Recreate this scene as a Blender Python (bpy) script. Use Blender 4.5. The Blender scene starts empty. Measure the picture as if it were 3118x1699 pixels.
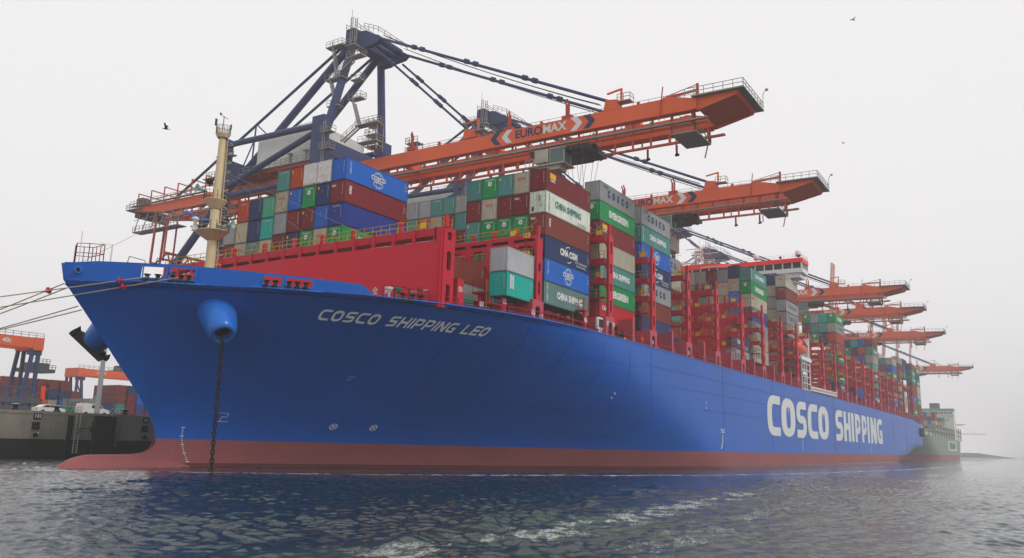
import bpy, math, random
import numpy as np
from mathutils import Vector, Matrix
random.seed(7); rnd = random.Random(11)
S = bpy.context.scene
C = S.collection
R = math.radians
# ------------------------------------------------------------------ camera
TH, PS, RO = 0.196, 0.997, 0.029
fw = Vector((math.sin(PS)*math.cos(TH), math.cos(PS)*math.cos(TH), math.sin(TH)))
ri0 = Vector((math.cos(PS), -math.sin(PS), 0)); up0 = ri0.cross(fw)
ri = ri0*math.cos(RO)+up0*math.sin(RO); up = -ri0*math.sin(RO)+up0*math.cos(RO)
cam = bpy.data.cameras.new("camera"); co = bpy.data.objects.new("camera", cam); C.objects.link(co)
co.matrix_world = Matrix(((ri.x, up.x, -fw.x, 0), (ri.y, up.y, -fw.y, 0), (ri.z, up.z, -fw.z, 3.63), (0, 0, 0, 1)))
cam.sensor_width = 36; cam.lens = 36*2491.453/3118; cam.clip_start = 0.5; cam.clip_end = 9000
S.camera = co
# ------------------------------------------------------------------ sky, sun, exposure
SUN_EL, SUN_AZ = R(44), R(178)      # azimuth from +Y towards +X
w = bpy.data.worlds.new("World"); S.world = w; w.use_nodes = True
nt = w.node_tree; nt.nodes.clear()
out = nt.nodes.new("ShaderNodeOutputWorld"); bg = nt.nodes.new("ShaderNodeBackground")
sky = nt.nodes.new("ShaderNodeTexSky"); sky.sky_type = 'NISHITA'; sky.sun_disc = False
sky.sun_elevation = SUN_EL; sky.sun_rotation = SUN_AZ; sky.dust_density = 4
hs = nt.nodes.new("ShaderNodeHueSaturation"); hs.inputs['Saturation'].default_value = 0.15
mx = nt.nodes.new("ShaderNodeMix"); mx.data_type = 'RGBA'; mx.clamp_result = False
mx.inputs[0].default_value = 0.9
mx.inputs[7].default_value = (8.9, 8.75, 8.8, 1)     # an even overcast veil over the clear-sky model
nt.links.new(sky.outputs[0], hs.inputs['Color']); nt.links.new(hs.outputs[0], mx.inputs[6])
nt.links.new(mx.outputs[2], bg.inputs[0]); bg.inputs[1].default_value = 0.113
nt.links.new(bg.outputs[0], out.inputs[0])
sl = bpy.data.lights.new("sun", 'SUN'); sl.energy = 1.5; sl.angle = R(14); sl.color = (1, .97, .93)
so = bpy.data.objects.new("sun", sl); C.objects.link(so)
sd = Vector((math.sin(SUN_AZ)*math.cos(SUN_EL), math.cos(SUN_AZ)*math.cos(SUN_EL), math.sin(SUN_EL)))
so.rotation_euler = sd.to_track_quat('Z', 'Y').to_euler(); so.location = (0, -50, 200)
S.view_settings.view_transform = 'Standard'; S.view_settings.look = 'None'
S.view_settings.exposure = 0.0; S.view_settings.gamma = 1
S.cycles.use_denoising = True
S.cycles.max_bounces = 6; S.cycles.diffuse_bounces = 3; S.cycles.glossy_bounces = 3
S.cycles.transmission_bounces = 3; S.cycles.volume_bounces = 2; S.cycles.transparent_max_bounces = 6
# ------------------------------------------------------------------ materials
MATS = {}
def mat(name, col, rough=.5, metal=0., dirt=.25, rust=0., streak=0., coat=0., bump=0., scale=1., var=0.):
    if name in MATS: return MATS[name]
    m = bpy.data.materials.new(name); m.use_nodes = True; t = m.node_tree; N = t.nodes; L = t.links
    b = N['Principled BSDF']; b.inputs['Roughness'].default_value = rough; b.inputs['Metallic'].default_value = metal
    b.inputs['Coat Weight'].default_value = coat
    b.inputs['Specular IOR Level'].default_value = .16
    tc = N.new('ShaderNodeTexCoord'); oi = N.new('ShaderNodeObjectInfo')
    ad = N.new('ShaderNodeVectorMath'); ad.operation = 'MULTIPLY_ADD'
    cb = N.new('ShaderNodeCombineXYZ')
    for i in range(3): L.new(oi.outputs['Random'], cb.inputs[i])
    ad.inputs[1].default_value = (91, 57, 33); L.new(cb.outputs[0], ad.inputs[0]); L.new(tc.outputs['Object'], ad.inputs[2])
    src = None
    rgb = N.new('ShaderNodeRGB'); rgb.outputs[0].default_value = (*col, 1); src = rgb.outputs[0]
    if var:
        h = N.new('ShaderNodeHueSaturation'); mr = N.new('ShaderNodeMapRange')
        mr.inputs[3].default_value = 1-var; mr.inputs[4].default_value = 1+var
        L.new(oi.outputs['Random'], mr.inputs[0]); L.new(mr.outputs[0], h.inputs['Value']); L.new(src, h.inputs['Color']); src = h.outputs[0]
    def layer(src, sc, vec, lo, hi, c2, fac):
        mp = N.new('ShaderNodeVectorMath'); mp.operation = 'MULTIPLY'; mp.inputs[1].default_value = vec
        L.new(ad.outputs[0], mp.inputs[0])
        n = N.new('ShaderNodeTexNoise'); n.inputs['Scale'].default_value = sc; n.inputs['Detail'].default_value = 5; n.inputs['Roughness'].default_value = .65
        L.new(mp.outputs[0], n.inputs['Vector'])
        r = N.new('ShaderNodeMapRange'); r.inputs[1].default_value = lo; r.inputs[2].default_value = hi; r.inputs[4].default_value = fac
        L.new(n.outputs['Fac'], r.inputs[0])
        x = N.new('ShaderNodeMix'); x.data_type = 'RGBA'; x.inputs[7].default_value = (*c2, 1)
        L.new(r.outputs[0], x.inputs[0]); L.new(src, x.inputs[6]); return x.outputs[2], n
    if dirt:
        src, n1 = layer(src, .55*scale, (1, 1, 1), .42, .72, tuple(c*.55+.012 for c in col), dirt)
    if streak:
        src, _ = layer(src, 1.0*scale, (3.2, 3.2, .22), .5, .75, (.10, .085, .07), streak)
    if rust:
        src, _ = layer(src, 1.1*scale, (1.6, 1.6, .8), .57, .68, (.16, .065, .025), rust)
    L.new(src, b.inputs['Base Color'])
    if bump:
        n = N.new('ShaderNodeTexNoise'); n.inputs['Scale'].default_value = .35*scale; n.inputs['Detail'].default_value = 3
        L.new(tc.outputs['Object'], n.inputs['Vector'])
        bp = N.new('ShaderNodeBump'); bp.inputs['Strength'].default_value = bump; bp.inputs['Distance'].default_value = .2
        L.new(n.outputs['Fac'], bp.inputs['Height']); L.new(bp.outputs[0], b.inputs['Normal'])
    MATS[name] = m; return m
def srgb(r, g, b, k=1.0):
    f = lambda c: ((c/255+.055)/1.055)**2.4 if c > 10 else c/255/12.92
    return (f(r)*k, f(g)*k, f(b)*k)
HBLUE = mat('hull_blue', (.0, .10, .47), .40, dirt=.42, coat=.06, bump=.10, scale=.16, streak=.05)
BLUE2 = mat('bolster_blue', (.006, .13, .52), .34, dirt=.3, rust=.4, coat=.3, scale=.8)
BOOT = mat('antifouling_red', (.29, .085, .088), .55, dirt=.5, streak=.18, scale=.25)
SRED = mat('ship_red', (.50, .008, .027), .42, dirt=.22, scale=.3)
BREAK = mat('breakwater_red', (.60, .008, .03), .42, dirt=.22, streak=.08, scale=.3)  # ship red brightened, the light on this facing wall put into the colour
WET = mat('wet_antifouling', (.12, .035, .036), .25, dirt=.6, scale=.4)
SRED2 = mat('ship_red_dark', (.34, .010, .022), .5, dirt=.35, scale=.5)
PINK = mat('ship_red_lit', (.48, .07, .10), .5, dirt=.2)  # paler copy of the ship red, the lit side painted into the colour
RAILR = mat('rail_red', (.35, .03, .05), .5, dirt=0)
RAILY = mat('rail_yellow', (.45, .30, .05), .5, dirt=0)
YEL = mat('sign_yellow', (.75, .42, .02), .5, dirt=.1)
LAMPO = mat('lamp_orange', (.85, .08, .02), .4, dirt=0)
WHITE = mat('white_paint', (.72, .73, .72), .45, dirt=.2, streak=.1)
LETTER = mat('letter_white', (.66, .68, .66), .5, dirt=.2, scale=.3)
CREAM = mat('mast_cream', (.62, .50, .30), .5, dirt=.25, rust=.15)
NAVYC = mat('crane_navy', (.036, .055, .14), .5, dirt=.25, scale=.3)
ORNG = mat('crane_orange', (.72, .12, .038), .5, dirt=.3, streak=.12, scale=.3)
ORNG2 = mat('crane_red', (.42, .05, .03), .5, dirt=.2)
GREYS = mat('galvanised_grey', (.28, .28, .26), .6, dirt=.35)
DGREY = mat('machine_grey', (.06, .06, .058), .6, dirt=.3)
BLACK = mat('black_iron', (.012, .011, .011), .6, dirt=.3, rust=.3)
RUBBER = mat('rubber_black', (.02, .02, .021), .7)
HOUSE = mat('house_white', (.66, .66, .62), .55, dirt=.25, streak=.15)
GLASS = mat('window_dark', (.03, .04, .045), .12, dirt=0)
REDB = mat('bridge_red', (.95, .03, .015), .4, dirt=.1)
DECK = mat('deck_red', (.16, .02, .025), .6, dirt=.4)
CONC = mat('concrete', (.29, .265, .21), .85, dirt=.5, streak=.25, scale=.5, bump=.2)
ALGAE = mat('algae_concrete', (.022, .024, .016), .6, dirt=.6, scale=.7)
YARD = mat('asphalt', (.075, .073, .07), .85, dirt=.4, scale=.1)
ROPE = mat('rope_tan', (.36, .30, .20), .8, dirt=.3)
SLATE = mat('navy_letter', (.025, .035, .12), .5, dirt=0)
OORED = mat('letter_red', (.55, .02, .03), .5, dirt=0)
TLET = mat('letter_teal', (.07, .20, .19), .5, dirt=0)
BLK = mat('letter_black', (.02, .02, .02), .5, dirt=0)
BOAT = mat('lifeboat_orange', (.85, .13, .05), .35, dirt=.15)
CM = {}
def cmat(k, c, rust=.12, streak=.22):
    mm = sum(c)/3; c = tuple(max(.004, x+(x-mm)*.22) for x in c)
    CM[k] = (mat('paint_'+k, c, .48, dirt=.35, rust=rust, streak=streak, var=.12), mat('frame_'+k, tuple(x*.72+.006 for x in c), .55, dirt=.5, rust=.55, var=.12, scale=2))
cmat('blue', (.018, .13, .44)); cmat('maroon', (.17, .022, .027)); cmat('indigo', (.035, .055, .25)); cmat('green', (.008, .24, .075))
cmat('white', (.70, .70, .69), .02, .05); cmat('navy', (.028, .042, .115)); cmat('cream', (.42, .40, .32), .2, .3); cmat('rusty', (.40, .37, .28), .75, .4)
cmat('orange', (.36, .065, .025)); cmat('teal', (.085, .235, .215)); cmat('turquoise', (.045, .36, .31)); cmat('grey', (.29, .30, .30), .15, .3)
cmat('mint', (.07, .30, .20)); cmat('brown', (.19, .045, .035)); cmat('red', (.42, .035, .04)); cmat('reefer', (.62, .66, .58), .5, .35); cmat('slate', (.12, .20, .19)); cmat('silver', (.47, .48, .50), .05, .1)
CNAME = dict(blue='blue', maroon='maroon', indigo='violet blue', green='bright green', white='white sheeted', navy='navy', cream='cream', rusty='rusty cream', orange='orange', teal='teal', turquoise='turquoise', grey='grey', mint='mint green', brown='brown', red='bright red', reefer='pale refrigerated', slate='grey green', silver='silver')
# ------------------------------------------------------------------ mesh helpers
WL = {}
SPLIT = dict(stair_flight=.25, gantry_leg=.05, ship_name=.42, hull_mark=.9, stay_bracket=.3, fairlead_ledge=.6, mooring_opening=.6, deck_number=.6, deck_lettering=.6, cab_glass=.1, grab_rail=.5, deck_stanchion=.05, bridge_window=3, lashing_rod=.3, crane_portal=.1, tip_walkway=.5, backreach_walkway=.2, apex_walkway=.4, marker_post=.5)
class MB:
    def __init__(s): s.V = []; s.F = []; s.M = []; s.S = []
    def add(s, vs, fs, m=0, sm=False):
        o = len(s.V); s.V += [tuple(v) for v in vs]
        for f in fs: s.F.append(tuple(i+o for i in f)); s.M.append(m); s.S.append(sm)
        return s
    def box(s, x0, y0, z0, x1, y1, z1, m=0):
        return s.add([(x0,y0,z0),(x1,y0,z0),(x1,y1,z0),(x0,y1,z0),(x0,y0,z1),(x1,y0,z1),(x1,y1,z1),(x0,y1,z1)],
                     [(0,3,2,1),(4,5,6,7),(0,1,5,4),(1,2,6,5),(2,3,7,6),(3,0,4,7)], m)
    def cbox(s, c, d, m=0): return s.box(c[0]-d[0]/2, c[1]-d[1]/2, c[2]-d[2]/2, c[0]+d[0]/2, c[1]+d[1]/2, c[2]+d[2]/2, m)
    def beam(s, p, q, w, h, m=0):
        p = Vector(p); q = Vector(q); d = (q-p).normalized()
        u = Vector((0,0,1)) if abs(d.z) < .95 else Vector((0,1,0))
        a = d.cross(u).normalized()*w/2; b = a.normalized().cross(d)*h/2
        v = [p-a-b, p+a-b, p+a+b, p-a+b, q-a-b, q+a-b, q+a+b, q-a+b]
        return s.add(v, [(0,3,2,1),(4,5,6,7),(0,1,5,4),(1,2,6,5),(2,3,7,6),(3,0,4,7)], m)
    def tube(s, p, q, r, n=8, r2=None, m=0, sm=True):
        p = Vector(p); q = Vector(q); r2 = r if r2 is None else r2
        d = (q-p).normalized(); u = Vector((0,0,1)) if abs(d.z) < .9 else Vector((1,0,0))
        a = d.cross(u).normalized(); b = a.cross(d)
        v = []
        for P, rr in ((p, r), (q, r2)):
            for i in range(n):
                t = 2*math.pi*i/n; v.append(P+(a*math.cos(t)+b*math.sin(t))*rr)
        s.add(v, [(i, (i+1) % n, n+(i+1) % n, n+i) for i in range(n)], m, sm)
        s.add(v[:n], [tuple(range(n-1, -1, -1))], m); s.add(v[n:], [tuple(range(n))], m)
        return s
    def path(s, pts, r, n=6, m=0):
        for a, b in zip(pts, pts[1:]): s.tube(a, b, r, n, m=m)
        return s
    def prism(s, pts, vec, m=0):
        n = len(pts); vec = Vector(vec); P = [Vector(p) for p in pts]
        s.add(P+[p+vec for p in P], [tuple(range(n-1, -1, -1)), tuple(range(n, 2*n))]+[(i, (i+1) % n, n+(i+1) % n, n+i) for i in range(n)], m)
        return s
    def lathe(s, p, ax, prof, n=16, m=0):
        p = Vector(p); d = Vector(ax).normalized(); u = Vector((0,0,1)) if abs(d.z) < .9 else Vector((1,0,0))
        a = d.cross(u).normalized(); b = a.cross(d); v = []
        for (t, r) in prof:
            for i in range(n):
                th = 2*math.pi*i/n; v.append(p+d*t+(a*math.cos(th)+b*math.sin(th))*r)
        f = []
        for k in range(len(prof)-1):
            for i in range(n): f.append((k*n+i, k*n+(i+1) % n, (k+1)*n+(i+1) % n, (k+1)*n+i))
        s.add(v, f, m, True); return s
    def rail(s, pts, h=1.1, sp=1.6, r=.035, m=0):
        pts = [Vector(p) for p in pts]
        for a, b in zip(pts, pts[1:]):
            for k in (1, .5): s.beam(a+Vector((0,0,h*k)), b+Vector((0,0,h*k)), 2*r, 2*r, m)
            n = max(1, round((b-a).length/sp))
            for i in range(n+1):
                c = a.lerp(b, i/n); s.beam(c, c+Vector((0,0,h)), 2*r, 2*r, m)
        return s
    def ladder(s, p, q, wv, r=.03, sp=.35, m=0):
        p = Vector(p); q = Vector(q); wv = Vector(wv)
        s.beam(p, q, 2*r, 2*r, m); s.beam(p+wv, q+wv, 2*r, 2*r, m)
        n = max(2, int((q-p).length/sp))
        for i in range(n): c = p.lerp(q, (i+.5)/n); s.beam(c, c+wv, 1.4*r, 1.4*r, m)
        return s
    def mesh(s, name, mats, off=(0,0,0)):
        me = bpy.data.meshes.new(name)
        me.from_pydata([(v[0]-off[0], v[1]-off[1], v[2]-off[2]) for v in s.V], [], s.F)
        for m in (mats if isinstance(mats, (list, tuple)) else [mats]): me.materials.append(m)
        me.polygons.foreach_set('material_index', s.M); me.polygons.foreach_set('use_smooth', s.S); me.update()
        return me
    def clusters(s, gap):
        n = len(s.V); P = list(range(n))
        def fd(i):
            while P[i] != i: P[i] = P[P[i]]; i = P[i]
            return i
        for f in s.F:
            for j in f[1:]: P[fd(j)] = fd(f[0])
        cb = {}
        for i, v in enumerate(s.V):
            r = fd(i); b = cb.setdefault(r, [list(v), list(v)])
            for k in range(3): b[0][k] = min(b[0][k], v[k]); b[1][k] = max(b[1][k], v[k])
        ks = list(cb); Q = {k: k for k in ks}
        def fq(i):
            while Q[i] != i: i = Q[i]
            return i
        for a in range(len(ks)):
            for b in range(a+1, len(ks)):
                A_, B_ = cb[ks[a]], cb[ks[b]]
                if all(A_[0][k]-gap <= B_[1][k] and B_[0][k]-gap <= A_[1][k] for k in range(3)):
                    x, y = fq(ks[a]), fq(ks[b])
                    if x != y: Q[x] = y
        out = {}
        for f, m, sm in zip(s.F, s.M, s.S): out.setdefault(fq(fd(f[0])), []).append((f, m, sm))
        res = []
        for fs in out.values():
            q = MB(); mp = {}
            for f, m, sm in fs:
                t = []
                for i in f:
                    if i not in mp: mp[i] = len(q.V); q.V.append(s.V[i])
                    t.append(mp[i])
                q.F.append(tuple(t)); q.M.append(m); q.S.append(sm)
            res.append(q)
        return res
    def build(s, name, mats, parent=None):
        if name in SPLIT:
            cl = s.clusters(SPLIT[name])
            if len(cl) > 1: return [c_.build1(name, mats, parent) for c_ in cl][0]
        return s.build1(name, mats, parent)
    def build1(s, name, mats, parent=None):
        off = WL.get(parent.name, (0,0,0)) if parent else (0,0,0)
        o = bpy.data.objects.new(name, s.mesh(name, mats, off)); C.objects.link(o)
        if parent: o.parent = parent
        WL[o.name] = off
        return o
def tag(o, label=None, cat=None, group=None, kind=None):
    if label: o['label'] = label
    if cat: o['category'] = cat
    if group: o['group'] = group
    if kind: o['kind'] = kind
    return o
def empty(name, loc, label, cat, group=None):
    o = bpy.data.objects.new(name, None); C.objects.link(o); o.location = loc; o.empty_display_size = 1
    WL[o.name] = tuple(loc); return tag(o, label, cat, group)
def copy_tree(o, parent=None):
    c = o.copy(); C.objects.link(c); c.parent = parent
    for ch in list(o.children): copy_tree(ch, c)
    return c
# text as 2-D polygons
_TX = {}
def text2d(body, size=1., bold=0., sx=1.):
    k = (body, bold)
    if k not in _TX:
        cu = bpy.data.curves.new('t', 'FONT'); cu.body = body; cu.size = 1; cu.offset = bold; cu.resolution_u = 3
        cu.align_x = 'CENTER'; cu.align_y = 'CENTER'; cu.fill_mode = 'FRONT'
        ob = bpy.data.objects.new('t', cu); me = bpy.data.meshes.new_from_object(ob)
        _TX[k] = ([tuple(v.co)[:2] for v in me.vertices], [tuple(p.vertices) for p in me.polygons])
        bpy.data.objects.remove(ob); bpy.data.meshes.remove(me); bpy.data.curves.remove(cu)
    V, F = _TX[k]
    return [(x*size*sx, y*size) for x, y in V], F
def put(mb, geo, o, u, v, m=0):
    o = Vector(o); u = Vector(u); v = Vector(v)
    mb.add([o+u*x+v*y for x, y in geo[0]], geo[1], m); return mb
def ribbon(pts, t, closed=False):
    n = len(pts); P = [Vector(p) for p in pts]; L = []; Rr = []
    for i in range(n):
        a = P[(i-1) % n] if (closed or i > 0) else None; b = P[(i+1) % n] if (closed or i < n-1) else None
        d1 = (P[i]-a).normalized() if a is not None else None; d2 = (b-P[i]).normalized() if b is not None else None
        if d1 is None: d1 = d2
        if d2 is None: d2 = d1
        n1 = Vector((-d1.y, d1.x)); n2 = Vector((-d2.y, d2.x)); nn = (n1+n2).normalized()
        k = t/2/max(.35, nn.dot(n1)); L.append(P[i]+nn*k); Rr.append(P[i]-nn*k)
    V = L+Rr; F = []
    for i in range(n if closed else n-1):
        j = (i+1) % n; F.append((i, n+i, n+j, j))
    return [tuple(v) for v in V], F
def arc_path(pts, c, n=5, ky=1.55):
    """round the marked corners: pts = [(x, y, r)]"""
    o = []
    for i, (x, y, r) in enumerate(pts):
        if not r or i in (0, len(pts)-1): o.append((x, y)); continue
        P = Vector((x, y)); a = (Vector(pts[i-1][:2])-P).normalized(); b = (Vector(pts[(i+1) % len(pts)][:2])-P).normalized()
        A_ = P+a*r*(ky if abs(a.y) > abs(a.x) else 1); B_ = P+b*r*(ky if abs(b.y) > abs(b.x) else 1)
        for k in range(n+1):
            t = k/n; q = A_*(1-t)**2+P*2*t*(1-t)+B_*t*t; o.append((q.x, q.y))
    return o
def glyph(ch, w=.62, t=.2, c=.2, rows=56, ky=1.0):
    a = t/2; x0, x1, y0, y1 = a, w-a, a, 1-a; c = min(max(c, a*1.2), (x1-x0)/2*.96)
    G = {'C': [([(w, y1, 0), (x0, y1, c), (x0, y0, c), (w, y0, 0)], 0)],
         'O': [([(x0+c, y1, 0), (x0, y1, c), (x0, y0, c), (x1, y0, c), (x1, y1, c), (x0+c, y1, 0)], 0)],
         'S': [([(w*.97, y1, 0), (x0, y1, c), (x0, .5, c*.8), (x1, .5, c*.8), (x1, y0, c), (w*.03, y0, 0)], 0)],
         'H': [([(x0, 0, 0), (x0, 1, 0)], 0), ([(x1, 0, 0), (x1, 1, 0)], 0), ([(x0, .5, 0), (x1, .5, 0)], 0)],
         'I': [([(a, 0, 0), (a, 1, 0)], 0)],
         'P': [([(x0, 0, 0), (x0, 1, 0)], 0), ([(x0, y1, 0), (x1, y1, c), (x1, .4, c), (x0, .4, 0)], 0)],
         'N': [([(x0, 0, 0), (x0, 1, 0)], 0), ([(x1, 0, 0), (x1, 1, 0)], 0), ([(x0, 1-a*.3, 0), (x1, a*.3, 0)], 0)],
         'G': [([(w, y1, 0), (x0, y1, c), (x0, y0, c), (x1, y0, 0), (x1, .45, 0), (w*.55, .45, 0)], 0)],
         'L': [([(x0, 1, 0), (x0, y0, 0), (w, y0, 0)], 0)],
         'E': [([(w, y1, 0), (x0, y1, 0), (x0, y0, 0), (w, y0, 0)], 0), ([(x0, .5, 0), (w*.92, .5, 0)], 0)]}
    quads = []
    for p, cl in G[ch]:
        V, F = ribbon(arc_path(p, c, ky=ky), t); quads += [[V[i] for i in f] for f in F]
    OV, OF = [], []
    for r in range(rows):
        ya, yb = r/rows, (r+1)/rows; y = (ya+yb)/2; iv = []
        for q in quads:
            xs_ = []
            for (ax, ay), (bx, by) in zip(q, q[1:]+q[:1]):
                if (ay-y)*(by-y) < 0: xs_.append(ax+(bx-ax)*(y-ay)/(by-ay))
            if len(xs_) >= 2: iv.append((max(0, min(xs_)), min(w, max(xs_))))
        iv.sort(); mg = []
        for u in iv:
            if mg and u[0] <= mg[-1][1]+1e-4: mg[-1][1] = max(mg[-1][1], u[1])
            else: mg.append(list(u))
        for u in mg:
            if u[1]-u[0] < 1e-4: continue
            n = len(OV); OV += [(u[0], ya), (u[1], ya), (u[1], yb), (u[0], yb)]; OF.append((n, n+1, n+2, n+3))
    return [(OV, OF)]
# ================================================================== THE CONTAINER SHIP
CY, HB = 77.6, 29.3
ST = [(-3,53.2),(0,53.0),(1.5,52.9),(2.77,52.9),(3.92,52.67),(5.22,51.97),(6.88,50.71),(8.85,49.0),(11.28,46.86),(13.12,45.26),(15.11,43.48),(17.16,41.6),(17.6,41.3),(20,40.3)]
def xs(z): return float(np.interp(z, [a for a, b in ST], [b for a, b in ST]))
def hb(x, z, ST0=None):
    zz = min(max(z/18., 0), 1.1); L = 57+50*(1-min(zz, 1)); t = (x-xs(z))/L
    if t <= 0: return 0.
    if t >= 1: return HB
    gd = 1-(1-t)**2.55; gw = min(1, (t**1.25)*(2.2-1.2*t**1.25)); w_ = min(zz, 1)**1.5
    return HB*min(1, w_*gd+(1-w_)*gw)
def hy(x, z): return CY-hb(x, z)
def knz(x): return float(np.interp(x, [40, 50, 62, 80], [17.5, 17.75, 18.0, 18.0]))
def bwz(x): return float(np.interp(x, [40, 43, 48, 54, 62], [19.0, 19.5, 19.6, 19.35, 19.05]))
ship = empty('container_ship', (240, CY, 0), 'huge blue container ship with red deck structures moored at the quay', 'container ship')
def hull_side(sgn):
    mb = MB(); zs = [-3, -1.5, 0, .42, 1.2, 2.0, 2.88, 4, 5, 6, 7.2, 8.6, 10, 11.5, 13, 14.5, 16, 17.1, None]
    tt = [0, .004, .012, .025, .04, .06, .085, .11, .14, .17, .2, .24, .28, .32, .36, .4, .45, .5, .56, .62, .68, .74, .8, .86, .92, 1]
    rows = []
    for z in zs:
        r = []
        for t in tt:
            x0 = xs(z if z is not None else 17.6); x = x0+t*(160-x0); zz = knz(x) if z is None else z
            r.append((x, CY-sgn*hb(x, zz), zz))
        xe = 384+max(0, min(1, ((z if z is not None else 18)+1)/7.2))*68
        for k in range(1, 13):
            f = k/12; x = 160+f*(xe-160); tap = 0 if f < .8 else ((f-.8)/.2)**2*(2.0 if (z is None or z > 6) else 7.)
            r.append((x, CY-sgn*(HB-tap), knz(x) if z is None else z))
        rows.append(r)
    n = len(rows[0]); V = [p for r in rows for p in r]; F = []; 
    for j in range(len(rows)-1):
        for i in range(n-1):
            q = (j*n+i, j*n+i+1, (j+1)*n+i+1, (j+1)*n+i)
            mb.F.append(q if sgn > 0 else q[::-1]); mb.M.append(2 if zs[j] < .4 else 1 if zs[j] < 2.88 else 0); mb.S.append(True)
    mb.V = V; return mb, rows
mb, rp = hull_side(1); mb2, rs = hull_side(-1)
off = len(mb.V); mb.V += mb2.V; mb.F += [tuple(i+off for i in f) for f in mb2.F]; mb.M += mb2.M; mb.S += mb2.S
for j in range(len(rp)-1):                                 # transom and counter
    a, b, c, d = rp[j][-1], rs[j][-1], rs[j+1][-1], rp[j+1][-1]
    mb.add([a, b, c, d], [(0, 1, 2, 3)], 1 if a[2] < 2.8 else 0)
hull = mb.build('hull', [HBLUE, BOOT, WET], ship)
# bulbous bow
mb = MB(); prof = []
for k in range(0, 9):
    a = k/8*math.pi/2; prof.append((42.5+3.6*(1-math.cos(a)), 2.7*math.sin(a)))
prof += [(50, 2.72), (53, 2.5), (57, 1.9), (62, 1.0), (66, .3)]
v = []; n = 20
for (x, r) in prof:
    for i in range(n):
        th = 2*math.pi*i/n; v.append((x, CY+r*.8*math.cos(th), -1.45+r*math.sin(th)))
mb.add(v, [(k*n+i, (k+1)*n+i, (k+1)*n+(i+1) % n, k*n+(i+1) % n) for k in range(len(prof)-1) for i in range(n)], 0, True)
for s_ in (1, -1):                                         # fillet into the stem
    pts = [(49, 1.28), (50.5, 1.33), (51.6, 1.45), (52.3, 1.8), (52.75, 2.4), (52.9, 2.9), (55, 2.9), (55, 0.5), (49, .6)]
    P = [(x, CY-s_*(.02+.35*max(0, x-50.5)*.35), z) for x, z in pts]
    mb.add(P, [tuple(range(9)) if s_ > 0 else tuple(range(8, -1, -1))], 0)
mb.build('bulbous_bow', BOOT, ship)
# deck plating
mb = MB(); L1 = []; L2 = []
for i in range(len(rp[-1])):
    a, b = rp[-1][i], rs[-1][i]; L1.append((a[0], a[1]+.05, a[2]-.35)); L2.append((b[0], b[1]-.05, b[2]-.35))
m_ = len(L1); mb.add(L1+L2, [(i, i+1, m_+i+1, m_+i) for i in range(m_-1)])
mb.build('deck', DECK, ship)
# bulwark with fairlead openings
mb = MB()
OPEN = [(45.75, 47.2), (47.45, 49.05), (53.6, 55.0), (55.25, 57.3)]
xsl = sorted(set([round(40.35+.0+i*.45, 3) for i in range(48)]+[x for o in OPEN for x in o]+[61.2, 61.7, 62.3]))
for sgn in (1, -1):
    for a, b in zip(xsl, xsl[1:]):
        if b > 62.3: break
        def P(x, f):
            zk = knz(x); zt = bwz(x)
            if x > 61.2: zt = zk+(zt-zk)*max(.02, 1-((x-61.2)/1.1)**.5) if False else zk+(zt-zk)*max(0.02, (62.3-x)/1.1)**.6
            z = zk+(zt-zk)*f; xx = max(x, xs(17.6)-.02); h = hb(xx, 17.6 if x < 50 else zk)
            h2 = h+.25*f*min(1, max(0, (60-x)/18))
            return (xx-.25*f if x < 41.6 else x, CY-sgn*max(h2, .0), z)
        fr = [0, .28, .82, 1]
        for k in range(3):
            if k == 1 and any(a >= o[0]-1e-3 and b <= o[1]+1e-3 for o in OPEN): continue
            q = [P(a, fr[k]), P(b, fr[k]), P(b, fr[k+1]), P(a, fr[k+1])]
            mb.add(q, [(0, 1, 2, 3) if sgn > 0 else (3, 2, 1, 0)], 0, False)
mb.build('bulwark', HBLUE, ship)
mb = MB()                                                   # rubbing ledge under the openings and rim round them
for (a, b) in ((45.2, 49.8), (52.8, 58.2)):
    p0 = Vector((a, hy(a, 18), 17.72)); 
    pts = [Vector((a+(b-a)*i/8, hy(a+(b-a)*i/8, knz(50))-.14, knz(a)+.12)) for i in range(9)]
    for p, q in zip(pts, pts[1:]): mb.beam(p, q, .3, .16, 0)
for o in OPEN:
    for x in o: mb.beam((x, hy(x, 17.9)-.04, knz(x)+.25), (x, hy(x, 17.9)-.06, bwz(x)-.25), .1, .1, 0)
    for f in (.2, .84):
        zz = lambda x: knz(x)+(bwz(x)-knz(x))*f
        mb.beam((o[0], hy(o[0], 17.9)-.05, zz(o[0])), (o[1], hy(o[1], 17.9)-.05, zz(o[1])), .1, .1, 0)
mb.build('fairlead_ledge', BLUE2, ship)
for o in OPEN:                                              # rollers in the openings
    n = 2 if o[1]-o[0] < 1.5 else 3
    for i in range(n):
        x = o[0]+(i+.6)*(o[1]-o[0])/(n+.2); y = hy(x, 17.9)+.25; z = knz(x)+.3
        m2 = MB(); m2.lathe((x, y, z), (0, 0, 1), [(0, .0), (0, .32), (.08, .32), (.12, .2), (.42, .2), (.5, .33), (.56, .33), (.58, .0)], 12)
        m2.box(x-.45, y-.35, z-.16, x+.45, y+.3, z)
        m2.build('fairlead_roller', BLACK, ship)
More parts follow.
